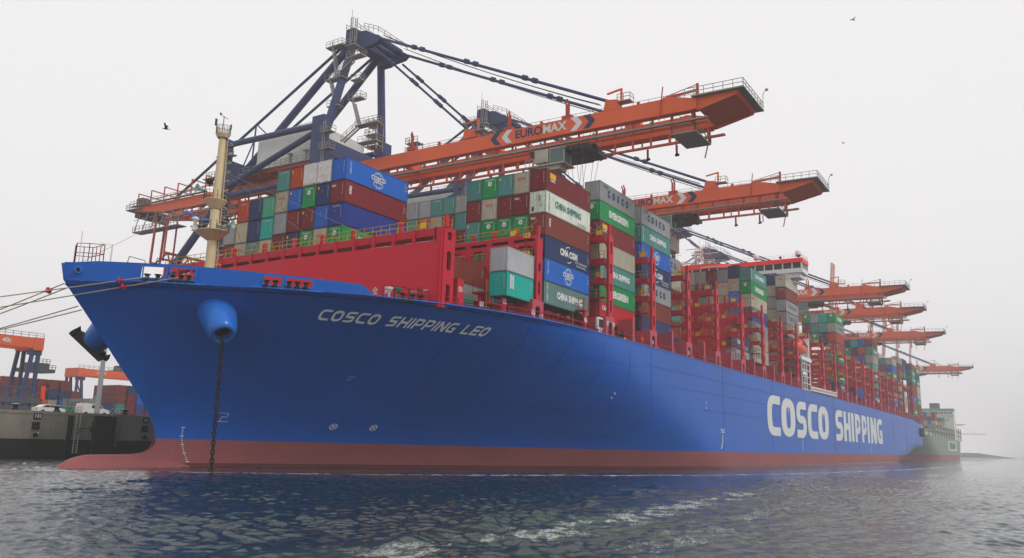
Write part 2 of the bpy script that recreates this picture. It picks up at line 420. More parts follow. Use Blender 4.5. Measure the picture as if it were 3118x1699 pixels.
# seams and fender lines
def on(x, z, o=.04): return Vector((x, hy(x, z)-o, z))
mb = MB()
for z, x0 in ((15.25, 112), (12.75, 118), (9.8, 136)):
    mb.box(x0, 48.27, z-.05, 447, 48.31, z+.05)
for x in (113.5, 146, 178, 206, 240, 275, 310, 345, 380, 415): mb.box(x-.03, 48.275, 3, x+.03, 48.305, 17.8)
def seam(pts):
    for a, b in zip(pts, pts[1:]): mb.beam(a, b, .03, .022)
for z in (4.9, 8.1, 11.6, 14.6): seam([on(x, z, .012) for x in np.arange(xs(z)+2.5, 112, 2.2)])
for x in (58.5, 66, 74, 82, 90, 98, 106): seam([on(x, z, .012) for z in np.arange(3.0, 17.9, 1.0)])
mb.build('hull_seam', mat('seam_blue', (.001, .075, .37), .5, dirt=0), ship)
mb = MB()
for i in range(60):
    x = 62.5+i*.65
    mb.beam((x, hy(x, 18)-.03, 18.02), (x+.65, hy(x+.65, 18)-.03, 18.02), .12, .14)
mb.beam((101.4, CY-HB-.03, 18.02), (449, CY-HB-.03, 18.02), .12, .14)
mb.build('sheer_strake', mat('sheer_blue', (.02, .13, .5), .4, dirt=.1), ship)
# hull lettering -----------------------------------------------------
def hull_text(parts, fn, name='hull_lettering', m=LETTER):
    mb = MB()
    for geo, ox, sc in parts: mb.add([fn(ox+x*sc, y) for x, y in geo[0]], geo[1], 0)
    mb.build(name, m, ship)
LW = [('C', 174.2, 10.1), ('O', 185.2, 11.9), ('S', 198.5, 9.5), ('C', 209.3, 10.4), ('O', 220.6, 11.9), ('S', 241.2, 9.9), ('H', 252.6, 9.7), ('I', 263.7, 4.2), ('P', 269.4, 9.1), ('P', 280.4, 8.6), ('I', 290.2, 4.2), ('N', 296.2, 10.9), ('G', 308.6, 10.6)]
big = []; big2 = []
for lst, word in ((big, LW[:5]), (big2, LW[5:])):
    for ch, x, wd in word:
        w0 = .25 if ch == 'I' else .62
        for g in glyph(ch, w0, .215, .33, ky=1.1 if ch == 'S' else 1.55): lst.append((([(a_*wd/w0/8.0, b_) for a_, b_ in g[0]], g[1]), x, 8.0))
for w__ in (big, big2): hull_text(w__, lambda x, y: (x, 48.25, 6.45+8.5*y))
nm = []; x = 59.6
for ch in 'COSCO SHIPPING LEO':
    if ch == ' ': x += .75; continue
    wd = .2 if ch == 'I' else .92
    for g in glyph(ch, wd, .21, .3, 26): nm.append((g, x, 1.0))
    x += wd+.17
tot = x-.17-59.6; kx = (76.6-59.6)/tot
def namefn(x, y):
    fr_ = (x-59.6)/tot; X = 59.9+(x-59.6)*kx+y*(-.42+.55*fr_); Z = 15.35+.98*y+.12*(1-(X-59)/18); return (X, hy(X, Z)-.05, Z)
hull_text(nm, namefn, 'ship_name', mat('name_white', (.92, .94, .92), .5, dirt=.08))
# draught marks, tug marks, circles
mb = MB()
def on(x, z, o=.04): return Vector((x, hy(x, z)-o, z))
def dab(x, z, w_, h_): mb.add([on(x-w_/2, z-h_/2), on(x+w_/2, z-h_/2), on(x+w_/2, z+h_/2), on(x-w_/2, z+h_/2)], [(0, 1, 2, 3)])
for i in range(17):
    z = 4.1-i*.22; xx = 55.4+.06*i-.012*i*(16-i)*.35
    dab(xx, z, .13 if i % 4 else .34, .09)
for cx_, cz in ((70.1, 4.72), (74.5, 4.75)):
    pr = []
    for i in range(25):
        a = 2*math.pi*i/24; pr.append((on(cx_+.42*math.cos(a), cz+.34*math.sin(a), .05), on(cx_+.34*math.cos(a), cz+.27*math.sin(a), .05)))
    for (a, b), (c, d) in zip(pr, pr[1:]): mb.add([b, a, c, d], [(0, 1, 2, 3)])
    for s1 in (1, -1): mb.beam(on(cx_-.26, cz-.21*s1, .06), on(cx_+.26, cz+.21*s1, .06), .06, .07)
for (x0, z0, x1, z1) in ((58.3, 5.75, 59.1, 5.75), (59.1, 5.75, 59.1, 5.35), (59.1, 5.35, 58.6, 5.35), (58.6, 5.35, 58.6, 4.85), (58.4, 4.85, 59.4, 4.85)):
    mb.beam(on(x0, z0, .06), on(x1, z1, .06), .04, .04)
for x in (145.3, 203.3, 295, 372):
    for i in range(6):
        z = 5.9-i*.42; mb.beam(on(x-.0-(i**2)*.03*(x < 150), z, .05), on(x-((i+1)**2)*.03*(x < 150), z-.42, .05), .3, .05)
    put(mb, text2d('TUG', 1.0 if x < 150 else .8, .03), (x, hy(x, 6.4)-.06, 6.5), (1, 0, 0), (0, 0, 1))
for x, z in ((136.9, 11.0), (136.9, 10.2), (104, 10.6), (103.9, 10.0)):
    put(mb, text2d('16', .5, .02), (x, hy(x, z)-.06, z), (1, 0, 0), (0, 0, 1))
put(mb, text2d('PANAMA', .22, .01), (67.9, hy(67.9, 10.2)-.06, 10.25), (.86, -.5, 0), (0, 0, 1))
put(mb, text2d('PILOT', .22, .01), (67.9, hy(67.9, 9.9)-.06, 9.95), (.86, -.5, 0), (0, 0, 1))
mb.build('hull_mark', LETTER, ship)
mb = MB()
for x in (433.5, 440.5):
    mb.box(x-2, 47.0+1.2, 11.4, x+2, 50.1, 15.2)
mb.build('mooring_opening', mat('opening_dark', (.02, .02, .05), .6, dirt=0), ship)
mb = MB(); mb.lathe((41.95, hy(42.1, 17.6)-.1, 18.5), (-.45, -.88, .1), [(-.2, .28), (.12, .36), (.2, .3), (.1, .2), (-.2, .18)], 16)
mb.build('hawse_ring', BLUE2, ship)
mb = MB(); mb.lathe((41.95, hy(42.1, 17.6)-.1, 18.5), (-.45, -.88, .1), [(-.02, 0.0), (-.02, .2)], 16); mb.build('hawse_hole', BLACK, ship)
# anchor bolsters
def bolster(sgn):
    ax = Vector((-.26, -sgn*.66, -.66)).normalized(); M = Vector((51.35, CY-sgn*11.2, 12.95))   # M = mouth
    B_ = M-ax*6.2
    mb = MB(); mb.lathe(B_, ax, [(0, 1.95), (2.6, 1.88), (3.6, 1.78), (4.8, 1.6), (5.6, 1.4), (6.0, 1.25), (6.2, 1.04), (6.18, .88), (5.8, .78), (5.0, .75)], 28)
    mb.build('anchor_bolster', BLUE2, ship)
    mb = MB(); mb.lathe(B_, ax, [(5.3, 0.0), (5.3, .78)], 20); mb.build('anchor_pipe', BLACK, ship)
    return M-ax*.1, ax
pm, axp = bolster(1); sm_, axs = bolster(-1)
# chain (port) and anchor (starboard)
mb = MB(); top = pm; z = top.z-.1; i = 0
def link(mb, c, l, w_, rot, r):
    pts = []
    for k in range(14):
        a = 2*math.pi*k/14; dx = w_/2*math.cos(a)*1.0; dz = (l/2-w_/2)*(1 if math.sin(a) > 0 else -1)*(abs(math.sin(a)) > 1e-6)+w_/2*math.sin(a)
        pts.append(Vector((c[0]+dx*math.cos(rot), c[1]+dx*math.sin(rot), c[2]+dz)))
    for a, b in zip(pts, pts[1:]+pts[:1]): mb.tube(a, b, r, 6)
    mb.beam((c[0]-w_/2*math.cos(rot), c[1]-w_/2*math.sin(rot), c[2]), (c[0]+w_/2*math.cos(rot), c[1]+w_/2*math.sin(rot), c[2]), r*1.2, r*1.2)
while z > -.6:
    link(mb, (top.x+.005*i, top.y, z), .56, .34, .5+(i % 2)*math.pi/2, .058); z -= .41; i += 1
ch = mb.build('anchor_chain', BLACK); tag(ch, 'heavy black anchor chain hanging from the bolster down into the water', 'anchor chain')
an = empty('anchor', tuple(sm_), 'black ship anchor hung under the far bolster beyond the stem', 'anchor')
d1 = Vector((.42, -.62, -.62)).normalized(); dn = d1.cross(axs).normalized()
mb = MB(); c = sm_+axs*.35
f1 = c-d1*1.9; f2 = c+d1*1.8
mb.beam(f1, f2, 1.0, 1.05); mb.build('anchor_crown', BLACK, an)
for q, s_ in ((f1, -1), (f2, 1)):
    mb = MB(); tip = q+d1*s_*.55; base = axs
    mb.prism([q-dn*.6, q+dn*.6, tip+dn*.75-axs*.1, tip-axs*.9, tip-dn*.75-axs*.1], axs*.45); mb.build('anchor_fluke', BLACK, an)
mb = MB(); mb.beam(c, c-axs*2.5, .5, .5); mb.build('anchor_shank', BLACK, an)
# ------------------------------------------------------------------ foremast
mast = MB()
mast.tube((57.3, CY, 17.5), (57.3, CY, 31), .55, 20, .49); mast.tube((57.3, CY, 31), (57.3, CY, 37.6), .44, 20, .37)
mast.tube((57.3, CY, 30.3), (57.3, CY, 31), .52, 20, .46)
mast = mast.build('foremast', CREAM, ship)
def plat(z, r, nm_='mast_platform', dx=0, dy=0, sx=1., sy=1.):
    m2 = MB(); n = 18; cx_, cy_ = 57.3+dx, CY+dy
    ring = [(cx_+r*sx*math.cos(2*math.pi*i/n), cy_+r*sy*math.sin(2*math.pi*i/n), z) for i in range(n)]
    low = [(57.3+.6*math.cos(2*math.pi*i/n), CY+.6*math.sin(2*math.pi*i/n), z-(.95 if r > 1 else .4)) for i in range(n)]
    m2.prism(ring, (0, 0, .1)); m2.add([(p[0], p[1], p[2]-.0) for p in ring]+low, [(i, (i+1) % n, n+(i+1) % n, n+i) for i in range(n)], 0)
    o = m2.build(nm_, CREAM, mast)
    m2 = MB(); m2.rail(ring+[ring[0]], 1.05, 1.1, .022); m2.build('mast_rail', CREAM, mast)
plat(37.6, .8); plat(29.6, 1.3, dx=-.1); plat(25.9, 1.65, sy=1.3, dx=-.2)
m2 = MB(); m2.ladder((57.75, CY-.7, 17.6), (57.65, CY-.5, 37.5), (.1, .45, 0), .025, .3)
for k in range(34):
    z = 19+k*.55
    for i in range(7):
        a0 = -2.2+i*.55; a1 = a0+.55; f = lambda a: (58.0+.36*math.cos(a), CY-.5+.36*math.sin(a), z)
        if k % 2 == 0: m2.beam(f(a0), f(a1), .03, .05)
m2.build('mast_ladder', CREAM, mast)
m2 = MB(); m2.tube((57.2, CY, 37.7), (57.2, CY, 39.9), .045, 6); m2.beam((56.7, CY, 39.9), (57.8, CY, 39.75), .05, .05); m2.box(56.6, CY-.03, 39.9, 56.85, CY+.03, 40.15)
m2.tube((56.5, CY+.4, 38.6), (56.5, CY+.4, 39.4), .14, 8); m2.tube((57.9, CY-.5, 38.4), (57.9, CY-.5, 39.0), .1, 8); m2.build('wind_vane', DGREY, mast)
HORN = mat('horn_green', (.28, .42, .38), .5)
for (z, dy, dx) in ((30.6, .6, -2.0), (26.6, -2.6, .4)):
    m2 = MB(); p = Vector((57.3+dx*.6, CY+dy*.6, z)); d = Vector((dx, dy*.5, .1)).normalized()
    m2.lathe(p, d, [(0, .12), (.5, .15), (.9, .28), (1.15, .5), (1.12, .42), (.8, .1)], 14); m2.build('fog_horn', HORN, mast)
m2 = MB(); m2.lathe((56.0, CY+1.6, 26.0), (0, 0, 1), [(0, .3), (.4, .32), (.8, .2), (1.2, .2), (1.3, .42), (1.5, .42), (1.7, .1), (1.72, 0)], 14); m2.build('radar_pedestal', WHITE, mast)
m2 = MB(); m2.beam((54.9, CY+2.4, 28.1), (57.0, CY+.6, 27.35), .16, .2); m2.build('radar_scanner', BLUE2, mast)
m2 = MB(); m2.box(56.2, CY+.3, 31.6, 56.9, CY+.8, 32.1); m2.beam((56.6, CY+.5, 31.2), (56.6, CY+.5, 31.6), .1, .1); m2.build('mast_lamp', BLACK, mast)
for k, (y, z) in enumerate(((.9, 26.3), (-1.6, 26.3))):
    m2 = MB(); m2.lathe((56.9, CY+y, z), (-.6, -.5, .2), [(0, .1), (.1, .3), (.4, .33), (.42, 0)], 12); m2.build('search_light', GREYS if k else BLACK, mast)
m2 = MB()
for q in ((68.6, 72.5, 26.6), (68.6, 86.0, 26.6), (68.6, 64.0, 26.4), (42.8, 77.6, 19.6)):
    m2.tube((57.3, CY, 33.4 if q[0] > 50 else 30.6), q, .022, 5)
m2.build('mast_stay', GREYS, mast)
# bow fittings
mb = MB()
ring = [(42.3, 77.9, 19.5), (43.0, 76.9, 19.5), (44.0, 76.0, 19.5), (44.2, 78.4, 19.5), (43.0, 79.4, 19.5), (42.3, 77.9, 19.5)]
mb.rail(ring, 1.9, .9, .03); mb.build('bow_rail', RAILR, ship)
mb = MB(); mb.tube((42.5, 77.6, 19.2), (42.5, 77.6, 22.6), .05, 6); mb.tube((45.7, 77.6, 19.2), (45.7, 77.6, 22.0), .1, 8, .07)
mb.beam((45.0, 78.2, 22.0), (45.2, 78, 20), .04, .04); mb.beam((45.0, 78.2, 22.0), (45.7, 77.6, 21.9), .04, .04); mb.build('jack_staff', WHITE, ship)
mb = MB()
for x in (45.2, 46.9):
    y = hy(x, 17.9); mb.path([(x-.5, y+.4, 19.4), (x-.4, y+.3, 20.1), (x+.9, y-.2, 19.9), (x+1.1, y-.2, 19.5)], .035)
mb.build('grab_rail', BLACK, ship)
# ------------------------------------------------------------------ breakwater
bx0 = 68.6
def lash0():
    mb = MB(); Y0, Y1 = 53.3, 103.2
    P = [(bx0-.1, 54.0, 17.6), (bx0-.1, 54.0, 24.95), (bx0-1.3, CY, 24.8), (bx0-1.3, CY, 17.6)]
    Q = [(bx0-1.3, CY, 17.6), (bx0-1.3, CY, 24.8), (bx0-.1, 102.6, 24.95), (bx0-.1, 103, 17.6)]
    mb.prism(P, (.25, 0, 0)); mb.prism(Q, (.25, 0, 0))
    bw = mb.build('breakwater', BREAK, ship)
    mb = MB()
    n = 17; yy = [54.6+i*(Y1-54.9)/(n-1) for i in range(n)]
    mb.box(bx0+.2, Y0+.6, 25.65, bx0+1.8, Y1, 26.5)
    mb.box(bx0+.2, Y0+.6, 24.6, bx0+.5, Y1, 24.85)
    for y in yy: mb.box(bx0+.0, y-.18, 20, bx0+.35, y+.18, 26.55)
    for y in yy: mb.box(bx0+1.3, y+.9, 20, bx0+1.6, y+1.3, 25.65)
    fr = mb.build('breakwater_frame', SRED, bw)
    mb = MB(); mb.rail([(bx0+.25, Y0+.3, 26.5), (bx0+.25, Y1, 26.5)], 1.15, 1.3, .03); mb.rail([(bx0+1.75, Y0+.3, 26.5), (bx0+1.75, Y1, 26.5)], 1.15, 1.6, .03); mb.build('walkway_rail', RAILY, bw)
    for y in (60.2, 67.5, 72.6, 77.6, 83, 89): 
        m2 = MB(); m2.box(bx0+.5, y-.22, 26.52, bx0+.95, y+.22, 27.75); o = m2.build('lamp_post', SRED, bw)
        m2 = MB(); m2.box(bx0+.46, y-.26, 27.75, bx0+.99, y+.26, 27.9); m2.build('lamp', LAMPO, o)
    m2 = MB(); m2.box(bx0+.05, 56.0, 26.6, bx0+.15, 56.8, 27.3); m2.build('warning_sign', YEL, bw)
    # end column with oval openings
    m2 = MB(); slotted(m2, 68.9, 70.9, 53.5, [(17.9, 20.6), (21.4, 24.3), (24.8, 26.5)], 17.6, 27.0, d=.3, top=26.6, mg=.6)
    m2.box(68.6, 53.65, 17.6, 68.9, 54.6, 26.5); m2.box(70.6, 53.65, 17.6, 70.9, 54.3, 26.5); m2.box(68.9, 53.35, 26.6, 69.5, 53.8, 27.9)
    m2.build('end_column', SRED, bw)
    return bw
def slotted(mb, x0, x1, y, slots, z0, z1, d=.25, top=None, m=0, mg=.45):
    """plate in the XZ plane with rounded slots"""
    z1 = top or z1; cx_ = (x0+x1)/2; hw = (x1-x0)/2-mg; cur = z0
    for (a, b) in slots:
        a2, b2 = a+.35, b-.35
        if a2 > cur: mb.box(x0, y, cur, x1, y+d, a2, m)
        mb.box(x0, y, a2, cx_-hw, y+d, b2, m); mb.box(cx_+hw, y, a2, x1, y+d, b2, m)
        c = min(hw*.8, .4)
        for sx in (-1, 1):
            for (zc, sz) in ((a2, 1), (b2, -1)):
                e = (cx_+sx*hw, y+.003, zc); mb.prism([e, (cx_+sx*(hw-c), y+.003, zc), (cx_+sx*(hw-c*.3), y+.003, zc+sz*c*.3), (cx_+sx*hw, y+.003, zc+sz*c)], (0, d-.006, 0), m)
        cur = b2
    if z1 > cur: mb.box(x0, y, cur, x1, y+d, z1, m)
bwo = lash0()
mb = MB()
for i, (tx, y, z, s_) in enumerate((('全', 62.3, 19.8, .95), ('第', 60.6, 19.8, .95), ('一', 59.1, 19.85, .95), ('NO SMOKING', 56.2, 19.4, .4))):
    put(mb, text2d(tx, s_, .01), (bx0-.16-(y-54)/23.6*1.2, y, z), (0, -1, 0), (0, 0, 1))
mb.build('deck_lettering', LETTER, bwo)
# white funnel-shaped vents and winch on foredeck
for (x, y, c_) in ((64.4, 57.0, WHITE), (65.2, 56.4, mat('vent_green', (.02, .18, .12), .5))):
    m2 = MB(); m2.tube((x, y, 17.6), (x, y, 18.7), .1, 8); m2.lathe((x, y, 18.6), (0, 0, 1), [(0, .1), (.15, .2), (.55, .4), (.62, .4), (.62, 0)], 12); m2.build('deck_vent', c_, ship)
m2 = MB(); m2.box(67.0, 55.2, 17.6, 67.8, 55.4, 19.6); m2.lathe((67.2, 56.2, 18.7), (-1, 0, 0), [(0, 0), (0, .45), (.05, .45), (.05, 0)], 12); m2.build('deck_door', SRED2, ship)
# ------------------------------------------------------------------ lashing bridges
def lashing_bridge(x, Yo, nb, zt=32.1, ncell=2, two=True, lad=True):
    """x = forward face, Yo = outboard face of the end column; nb = cells built"""
    mb = MB(); lv = [20.6, 23.5, 26.1, 28.9, zt]
    slots = [(20.9, 23.3), (23.8, 25.6), (26.3, 28.4), (29.1, 31.5)]
    slotted(mb, x-.2, x+1.1, Yo, [s_ for s_ in slots if s_[1] < zt], 20.6, zt, d=.25, mg=.38)
    cw = 3.3; nb = int(nb*1.4+.5)
    for c_ in range(nb+1):
        y = Yo+c_*cw
        mb.box(x, y+.26, 20.6, x+.35, y+(.5 if c_ == 0 else 1.15), zt, 0)
    for li, z in enumerate(lv):
        thin = z in (23.5,)
        mb.box(x+.02, Yo+.85, z-(.2 if thin else .85), x+.9, Yo+nb*cw+.2, z, 0)
        if not thin and z > 21:
            for c_ in range(nb):
                for s_, yy in ((1, Yo+c_*cw+(.5 if c_ == 0 else 1.15)), (-1, Yo+(c_+1)*cw+.26)):
                    pts = [(x+.04, yy, z-.85), (x+.04, yy+s_*.95, z-.85), (x+.04, yy+s_*.5, z-1.02), (x+.04, yy+s_*.2, z-1.3), (x+.04, yy, z-1.75)]
                    mb.prism(pts if s_ > 0 else pts[::-1], (.3, 0, 0))
    mb.box(x+.1, Yo+.02, zt, x+.5, Yo+.42, zt+1.6, 0)
    br = mb.build('lashing_bridge', [SRED], ship)
    m2 = MB()
    for z in lv[1:]:
        m2.rail([(x+.06, Yo+.9, z), (x+.06, Yo+nb*cw, z)], 1.05, 1.2, .028)
    m2.build('walkway_rail', RAILY, br)
    m2 = MB()
    for z0, z1, c_ in zip(lv, lv[1:], (1.2, 2.6, 1.2, 2.6)): m2.ladder((x-.05, Yo+c_+.3, z0), (x-.05, Yo+c_+.3, z1+.9), (0, .45, 0), .03, .35)
    m2.build('bridge_ladder', RAILR, br)
    for z, dy in zip(lv[1:], (3.2, 1.2, 3.2, 1.2)):
        m2 = MB(); m2.box(x-.03, Yo+dy, z+.15, x+.02, Yo+dy+.95, z+.8); m2.build('warning_sign', YEL, br)
    for c_ in range(nb):
        m2 = MB(); y = Yo+(c_+1)*cw-.1; m2.box(x+.1, y, zt, x+.5, y+.45, zt+1.35); o = m2.build('lamp_post', SRED, br)
        m2 = MB(); m2.box(x+.06, y-.04, zt+1.35, x+.54, y+.49, zt+1.5); m2.build('lamp', LAMPO, o)
    m2 = MB()                                              # lashing rods
    for c_ in range(min(nb, 2)):
        for z in (26.1, zt):
            y = Yo+c_*cw+1; m2.tube((x+.3, y, z+.2), (x+1.3, y+2.2, z+2.6), .03, 4); m2.tube((x+.3, y+2.4, z+.2), (x+1.3, y+.1, z+2.6), .03, 4)
    m2.build('lashing_rod', GREYS, br)
    # deck pedestal with oval door
    m2 = MB(); slotted(m2, x-1.0, x+1.6, Yo-.0, [(17.3, 20.2)], 17.5, 20.6, d=.3, mg=.75); m2.box(x-1, Yo+.3, 17.5, x-.75, Yo+3.5, 20.5); m2.box(x+1.3, Yo+.3, 17.5, x+1.55, Yo+3.5, 20.5); m2.box(x-.9, Yo+.3, 20.3, x+1.4, Yo+4, 20.58)
    m2.build('bridge_pedestal', PINK, br)
    return br
colX = [(84.6, 50.6, 22), (100.1, 48.4, 10), (115.0, 48.4, 8), (130.0, 48.4, 8), (144.5, 48.4, 8), (159.6, 48.4, 8), (174.1, 48.4, 8), (188.9, 48.4, 6), (203.0, 48.4, 6)]
aft = [(214.7, 5), (230.6, 5), (246, 5), (261.7, 4), (275.6, 4), (291, 4), (307, 3), (322, 3), (338.7, 3), (354, 3), (367, 2), (382.4, 2), (396.5, 2), (409.6, 2), (425, 2), (437.3, 2)]
nums = {84.6: ('03', '05'), 100.1: ('07', '09')}
for i, (x, y, nb) in enumerate(colX):
    b_ = lashing_bridge(x-.6, y, min(nb, 6) if i else 3, zt=28.4 if i == 0 else 32.1)
for i, (x, nb) in enumerate(aft): lashing_bridge(x-.4, 48.4, nb)
mb = MB()
for tx, x, y, z in (('01', 72.0, 53.28, 20.0), ('02', 75.6, 52.9, 18.9), ('02', 78.6, 51.75, 19.6), ('03', 83.1, 50.55, 18.9), ('05', 85.0, 50.55, 18.6), ('07', 98.9, 48.35, 19.6), ('09', 100.7, 48.35, 19.6), ('06', 93.9, 49.1, 19.4), ('11', 114.2, 48.35, 18.8), ('15', 129.2, 48.35, 18.8)):
    put(mb, text2d(tx, .85, .02), (x, y-.03, z), (1, 0, 0), (0, 0, 1))
mb.build('deck_number', LETTER, ship)
# mid-bay stanchions, coaming, deck clutter and edge rail
allc = [c_[0] for c_ in colX]+[a[0] for a in aft]
for a, b in zip(allc[1:], allc[2:]+[450]):
    if 204 < a < 216: continue
    m2 = MB(); xm = (a+b)/2; m2.box(xm-.15, 48.5, 17.6, xm+.15, 51, 21.4); m2.prism([(xm-.7, 48.45, 17.6), (xm+.7, 48.45, 17.6), (xm+.3, 48.45, 19.4), (xm+.3, 48.45, 21.6), (xm-.3, 48.45, 21.6), (xm-.3, 48.45, 19.4)], (0, .25, 0))
    m2.build('deck_stanchion', PINK, ship)
mb = MB(); mb.box(71, 56, 17.6, 84, 98, 20.0); mb.box(86.5, 52.4, 17.6, 447, 102.8, 19.9)
mb.build('hatch_coaming', SRED2, ship)
mb = MB()
for i in range(150):
    x = 87+i*2.4; mb.box(x, 52.15, 17.6, x+.12, 52.4, 19.9)
mb.box(86.5, 51.9, 19.7, 447, 52.4, 19.9); mb.build('coaming_rib', SRED, ship)
rr = random.Random(4)
for a, b in zip(allc[1:20], allc[2:21]):
    for k in range(5):
        x = a+1.5+k*2.5+rr.random(); 
        if 204 < a < 214: continue
        m2 = MB(); h = .6+rr.random()*1.3; y = 49.3+rr.random()*1.2
        if k % 2: m2.box(x, y, 17.6, x+.7+rr.random(), y+.6, 17.6+h)
        else: m2.tube((x, y, 17.6), (x, y, 17.6+h), .14, 8); m2.lathe((x, y, 17.6+h), (0, 0, 1), [(0, .14), (.05, .3), (.25, .3), (.35, .0)], 10)
        m2.build('deck_vent', SRED if rr.random() < .8 else PINK, ship)
m2 = MB(); m2.lathe((104.2, 49.6, 18.6), (.3, -1, 0), [(0, 0), (0, .8), (.25, .8), (.3, .5), (.3, .25), (.8, .25), (.8, .75), (1, .75), (1, 0)], 16); m2.build('rope_reel', BLACK, ship)
m2 = MB(); m2.lathe((105.4, 49.0, 18.2), (0, -1, 0), [(0, 0), (0, .35), (.2, .35), (.2, 0)], 12); m2.build('rope_drum', YEL, ship)
m2 = MB()
pts = [(x, hy(x, 18)+.12, 17.75) for x in np.arange(63, 101, 2.)]+[(x, 48.42, 17.75) for x in np.arange(101, 449, 3.)]
m2.rail(pts, 1.1, 2.0, .028); m2.build('deck_rail', RAILR, ship)
# ordinary bay fittings abreast bay two
for x, y in ((78.3, 51.8), (94.6, 49.6)):
    m2 = MB(); m2.box(x-.0, y, 17.6, x+.7, y+.35, 20.9); m2.box(x-.1, y+3, 17.6, x+.6, y+3.5, 20.9); m2.box(x-.4, y-.1, 20.75, x+.9, y+4.2, 20.95)
    pl_ = m2.build('container_platform', SRED, ship)
    m2 = MB(); m2.rail([(x-.35, y, 20.95), (x-.35, y+4.1, 20.95)], 1.5, .8, .03); m2.rail([(x-.3, y-.05, 20.95), (x+.85, y-.05, 20.95)], 1.5, .8, .03); m2.build('platform_rail', RAILR, pl_)
    m2 = MB(); m2.ladder((x-.5, y+1.5, 17.6), (x-.5, y+1.5, 22.3), (0, .5, 0), .035, .3); m2.build('platform_ladder', RAILY, pl_)
m2 = MB(); m2.box(71.4, 53.3, 17.6, 72.6, 54.6, 21.2); m2.build('deck_locker', SRED, ship)
m2 = MB(); m2.box(63.2, 55.2, 17.7, 63.3, 55.3, 18.8); m2.path([(63.0, 56.6, 17.8), (63.0, 56.6, 19.2), (65.5, 55.2, 19.2), (65.5, 55.2, 17.8)], .04); m2.path([(65.6, 55.6, 17.8), (65.8, 55.5, 19.2), (68.0, 54.7, 19.2), (68.6, 54.5, 17.8)], .04); m2.build('grab_rail', BLACK, ship)
for i in range(3):
    x = 65.4+i*.9; y = hy(x, 18)+.5; m2 = MB(); m2.lathe((x, y, 17.9), (0, 0, 1), [(0, .4), (.12, .4), (.2, .22), (.6, .22), (.7, .36), (.76, .36), (.78, 0)], 12); m2.build('fairlead_roller', BLACK, ship)
m2 = MB(); m2.box(64.8, hy(66, 18)+.1, 17.7, 68.2, hy(66, 18)+1., 17.92); m2.build('fairlead_base', BLACK, ship)
m2 = MB()
for i in range(5): m2.tube((72.9, 54.2, 18.0+.32*i), (74.8, 53.6, 18.0+.32*i), .2, 8)
m2.build('rope_heap', mat('rope_green', (.02, .12, .08), .8), ship)
m2 = MB(); m2.box(97.0, 48.9, 18.7, 98.9, 49.2, 20.3); m2.box(97.5, 48.95, 17.6, 98.4, 49.15, 18.7); o = m2.build('camera_cabinet', WHITE, ship)
m2 = MB(); m2.box(97.3, 48.86, 18.95, 98.6, 48.9, 20.05); m2.build('cabinet_window', GLASS, o)
# ------------------------------------------------------------------ accommodation block with wheelhouse
ac = MB(); ax_ = 211.0
ac.box(ax_+.2, 53, 18, ax_+13, 102, 45.5, 0)
acc = ac.build('accommodation_block', HOUSE, ship)
mb = MB(); yo, yi = 48.2, CY
def fx(y): return ax_-2.2 if y > 69 else (ax_-.8 if y > 66 else ax_-.8)
W0, W1 = 48.4, 49.3, 
P = [(ax_-1, 48.2), (ax_-1, 66.5), (ax_-2.6, 69.5), (ax_-2.6, 86), (ax_-1, 88.7), (ax_-1, 107), (ax_+5, 107), (ax_+9, 100), (ax_+9, 55), (ax_+5, 48.2)]
def slab(mb, P, z0, z1, m=0, g=0.):
    c = Vector((sum(p[0] for p in P)/len(P), sum(p[1] for p in P)/len(P)))
    mb.prism([(p[0]+(g if p[0] > c.x else -g), p[1]+(g if p[1] > c.y else -g), z0) for p in P][::-1], (0, 0, z1-z0), m)
slab(mb, P, 47.9, 49.0, 0); 
slab(mb, [(ax_-.4, 48.9), (ax_-.4, 60), (ax_+1, 62), (ax_+1, 95), (ax_-.4, 97), (ax_-.4, 106.4), (ax_+4.4, 106.4), (ax_+4.4, 48.9)], 46.7, 47.9, 0, 0)
for y in (50.5, 52.6, 54.7, 56.8, 58.9): mb.box(ax_-.95, y, 47.0, ax_-.4, y+.12, 47.9)
wh = mb.build('wheelhouse', WHITE, ship)
mb = MB(); slab(mb, [(p[0]+(.35 if p[0] < ax_ else -.35), p[1]+(.3 if p[1] < CY else -.3)) for p in P], 49.0, 50.55, 0); mb.build('bridge_window', GLASS, wh)
mb = MB()
y = 48.3
while y < 66.5: mb.box(ax_-1.02, y, 49.0, ax_-.6, y+.22, 50.6); y += 2.35
y = 69.6
while y < 86: mb.box(ax_-2.62, y, 49.0, ax_-2.2, y+.22, 50.6); y += 2.35
for x in (ax_-1.0, ax_+1, ax_+3, ax_+4.8): mb.box(x, 48.18, 49, x+.2, 48.6, 50.6)
mb.build('window_frame', WHITE, wh)
mb = MB(); slab(mb, P, 50.5, 51.6, 0, .15); mb.build('roof_band', REDB, wh)
mb = MB(); rp_ = [(p[0], p[1], 51.45) for p in P]; mb.rail(rp_+[rp_[0]], 1.2, 2.2, .03)
mb.rail([(ax_-3.0, 66, 50.6), (ax_-3.0, 74, 50.6)], .35, 2, .05); mb.build('roof_rail', WHITE, wh)
for (x, y, r) in ((ax_+1, 49.6, .75), (ax_+1, 60.3, .7)):
    m2 = MB(); m2.tube((x, y, 51.4), (x, y, 52.6), .1, 8); m2.lathe((x, y, 52.5), (0, 0, 1), [(0, r*.8), (.1, r), (1.0, r), (1.35, r*.8), (1.6, r*.45), (1.7, 0)], 18); o = m2.build('satellite_dome', WHITE, wh)
    m2 = MB(); m2.lathe((x, y, 52.45), (0, 0, 1), [(0, .2), (0, r*.9), (.12, r*1.03), (.22, r*1.03)], 18); m2.build('dome_base', SRED, o)
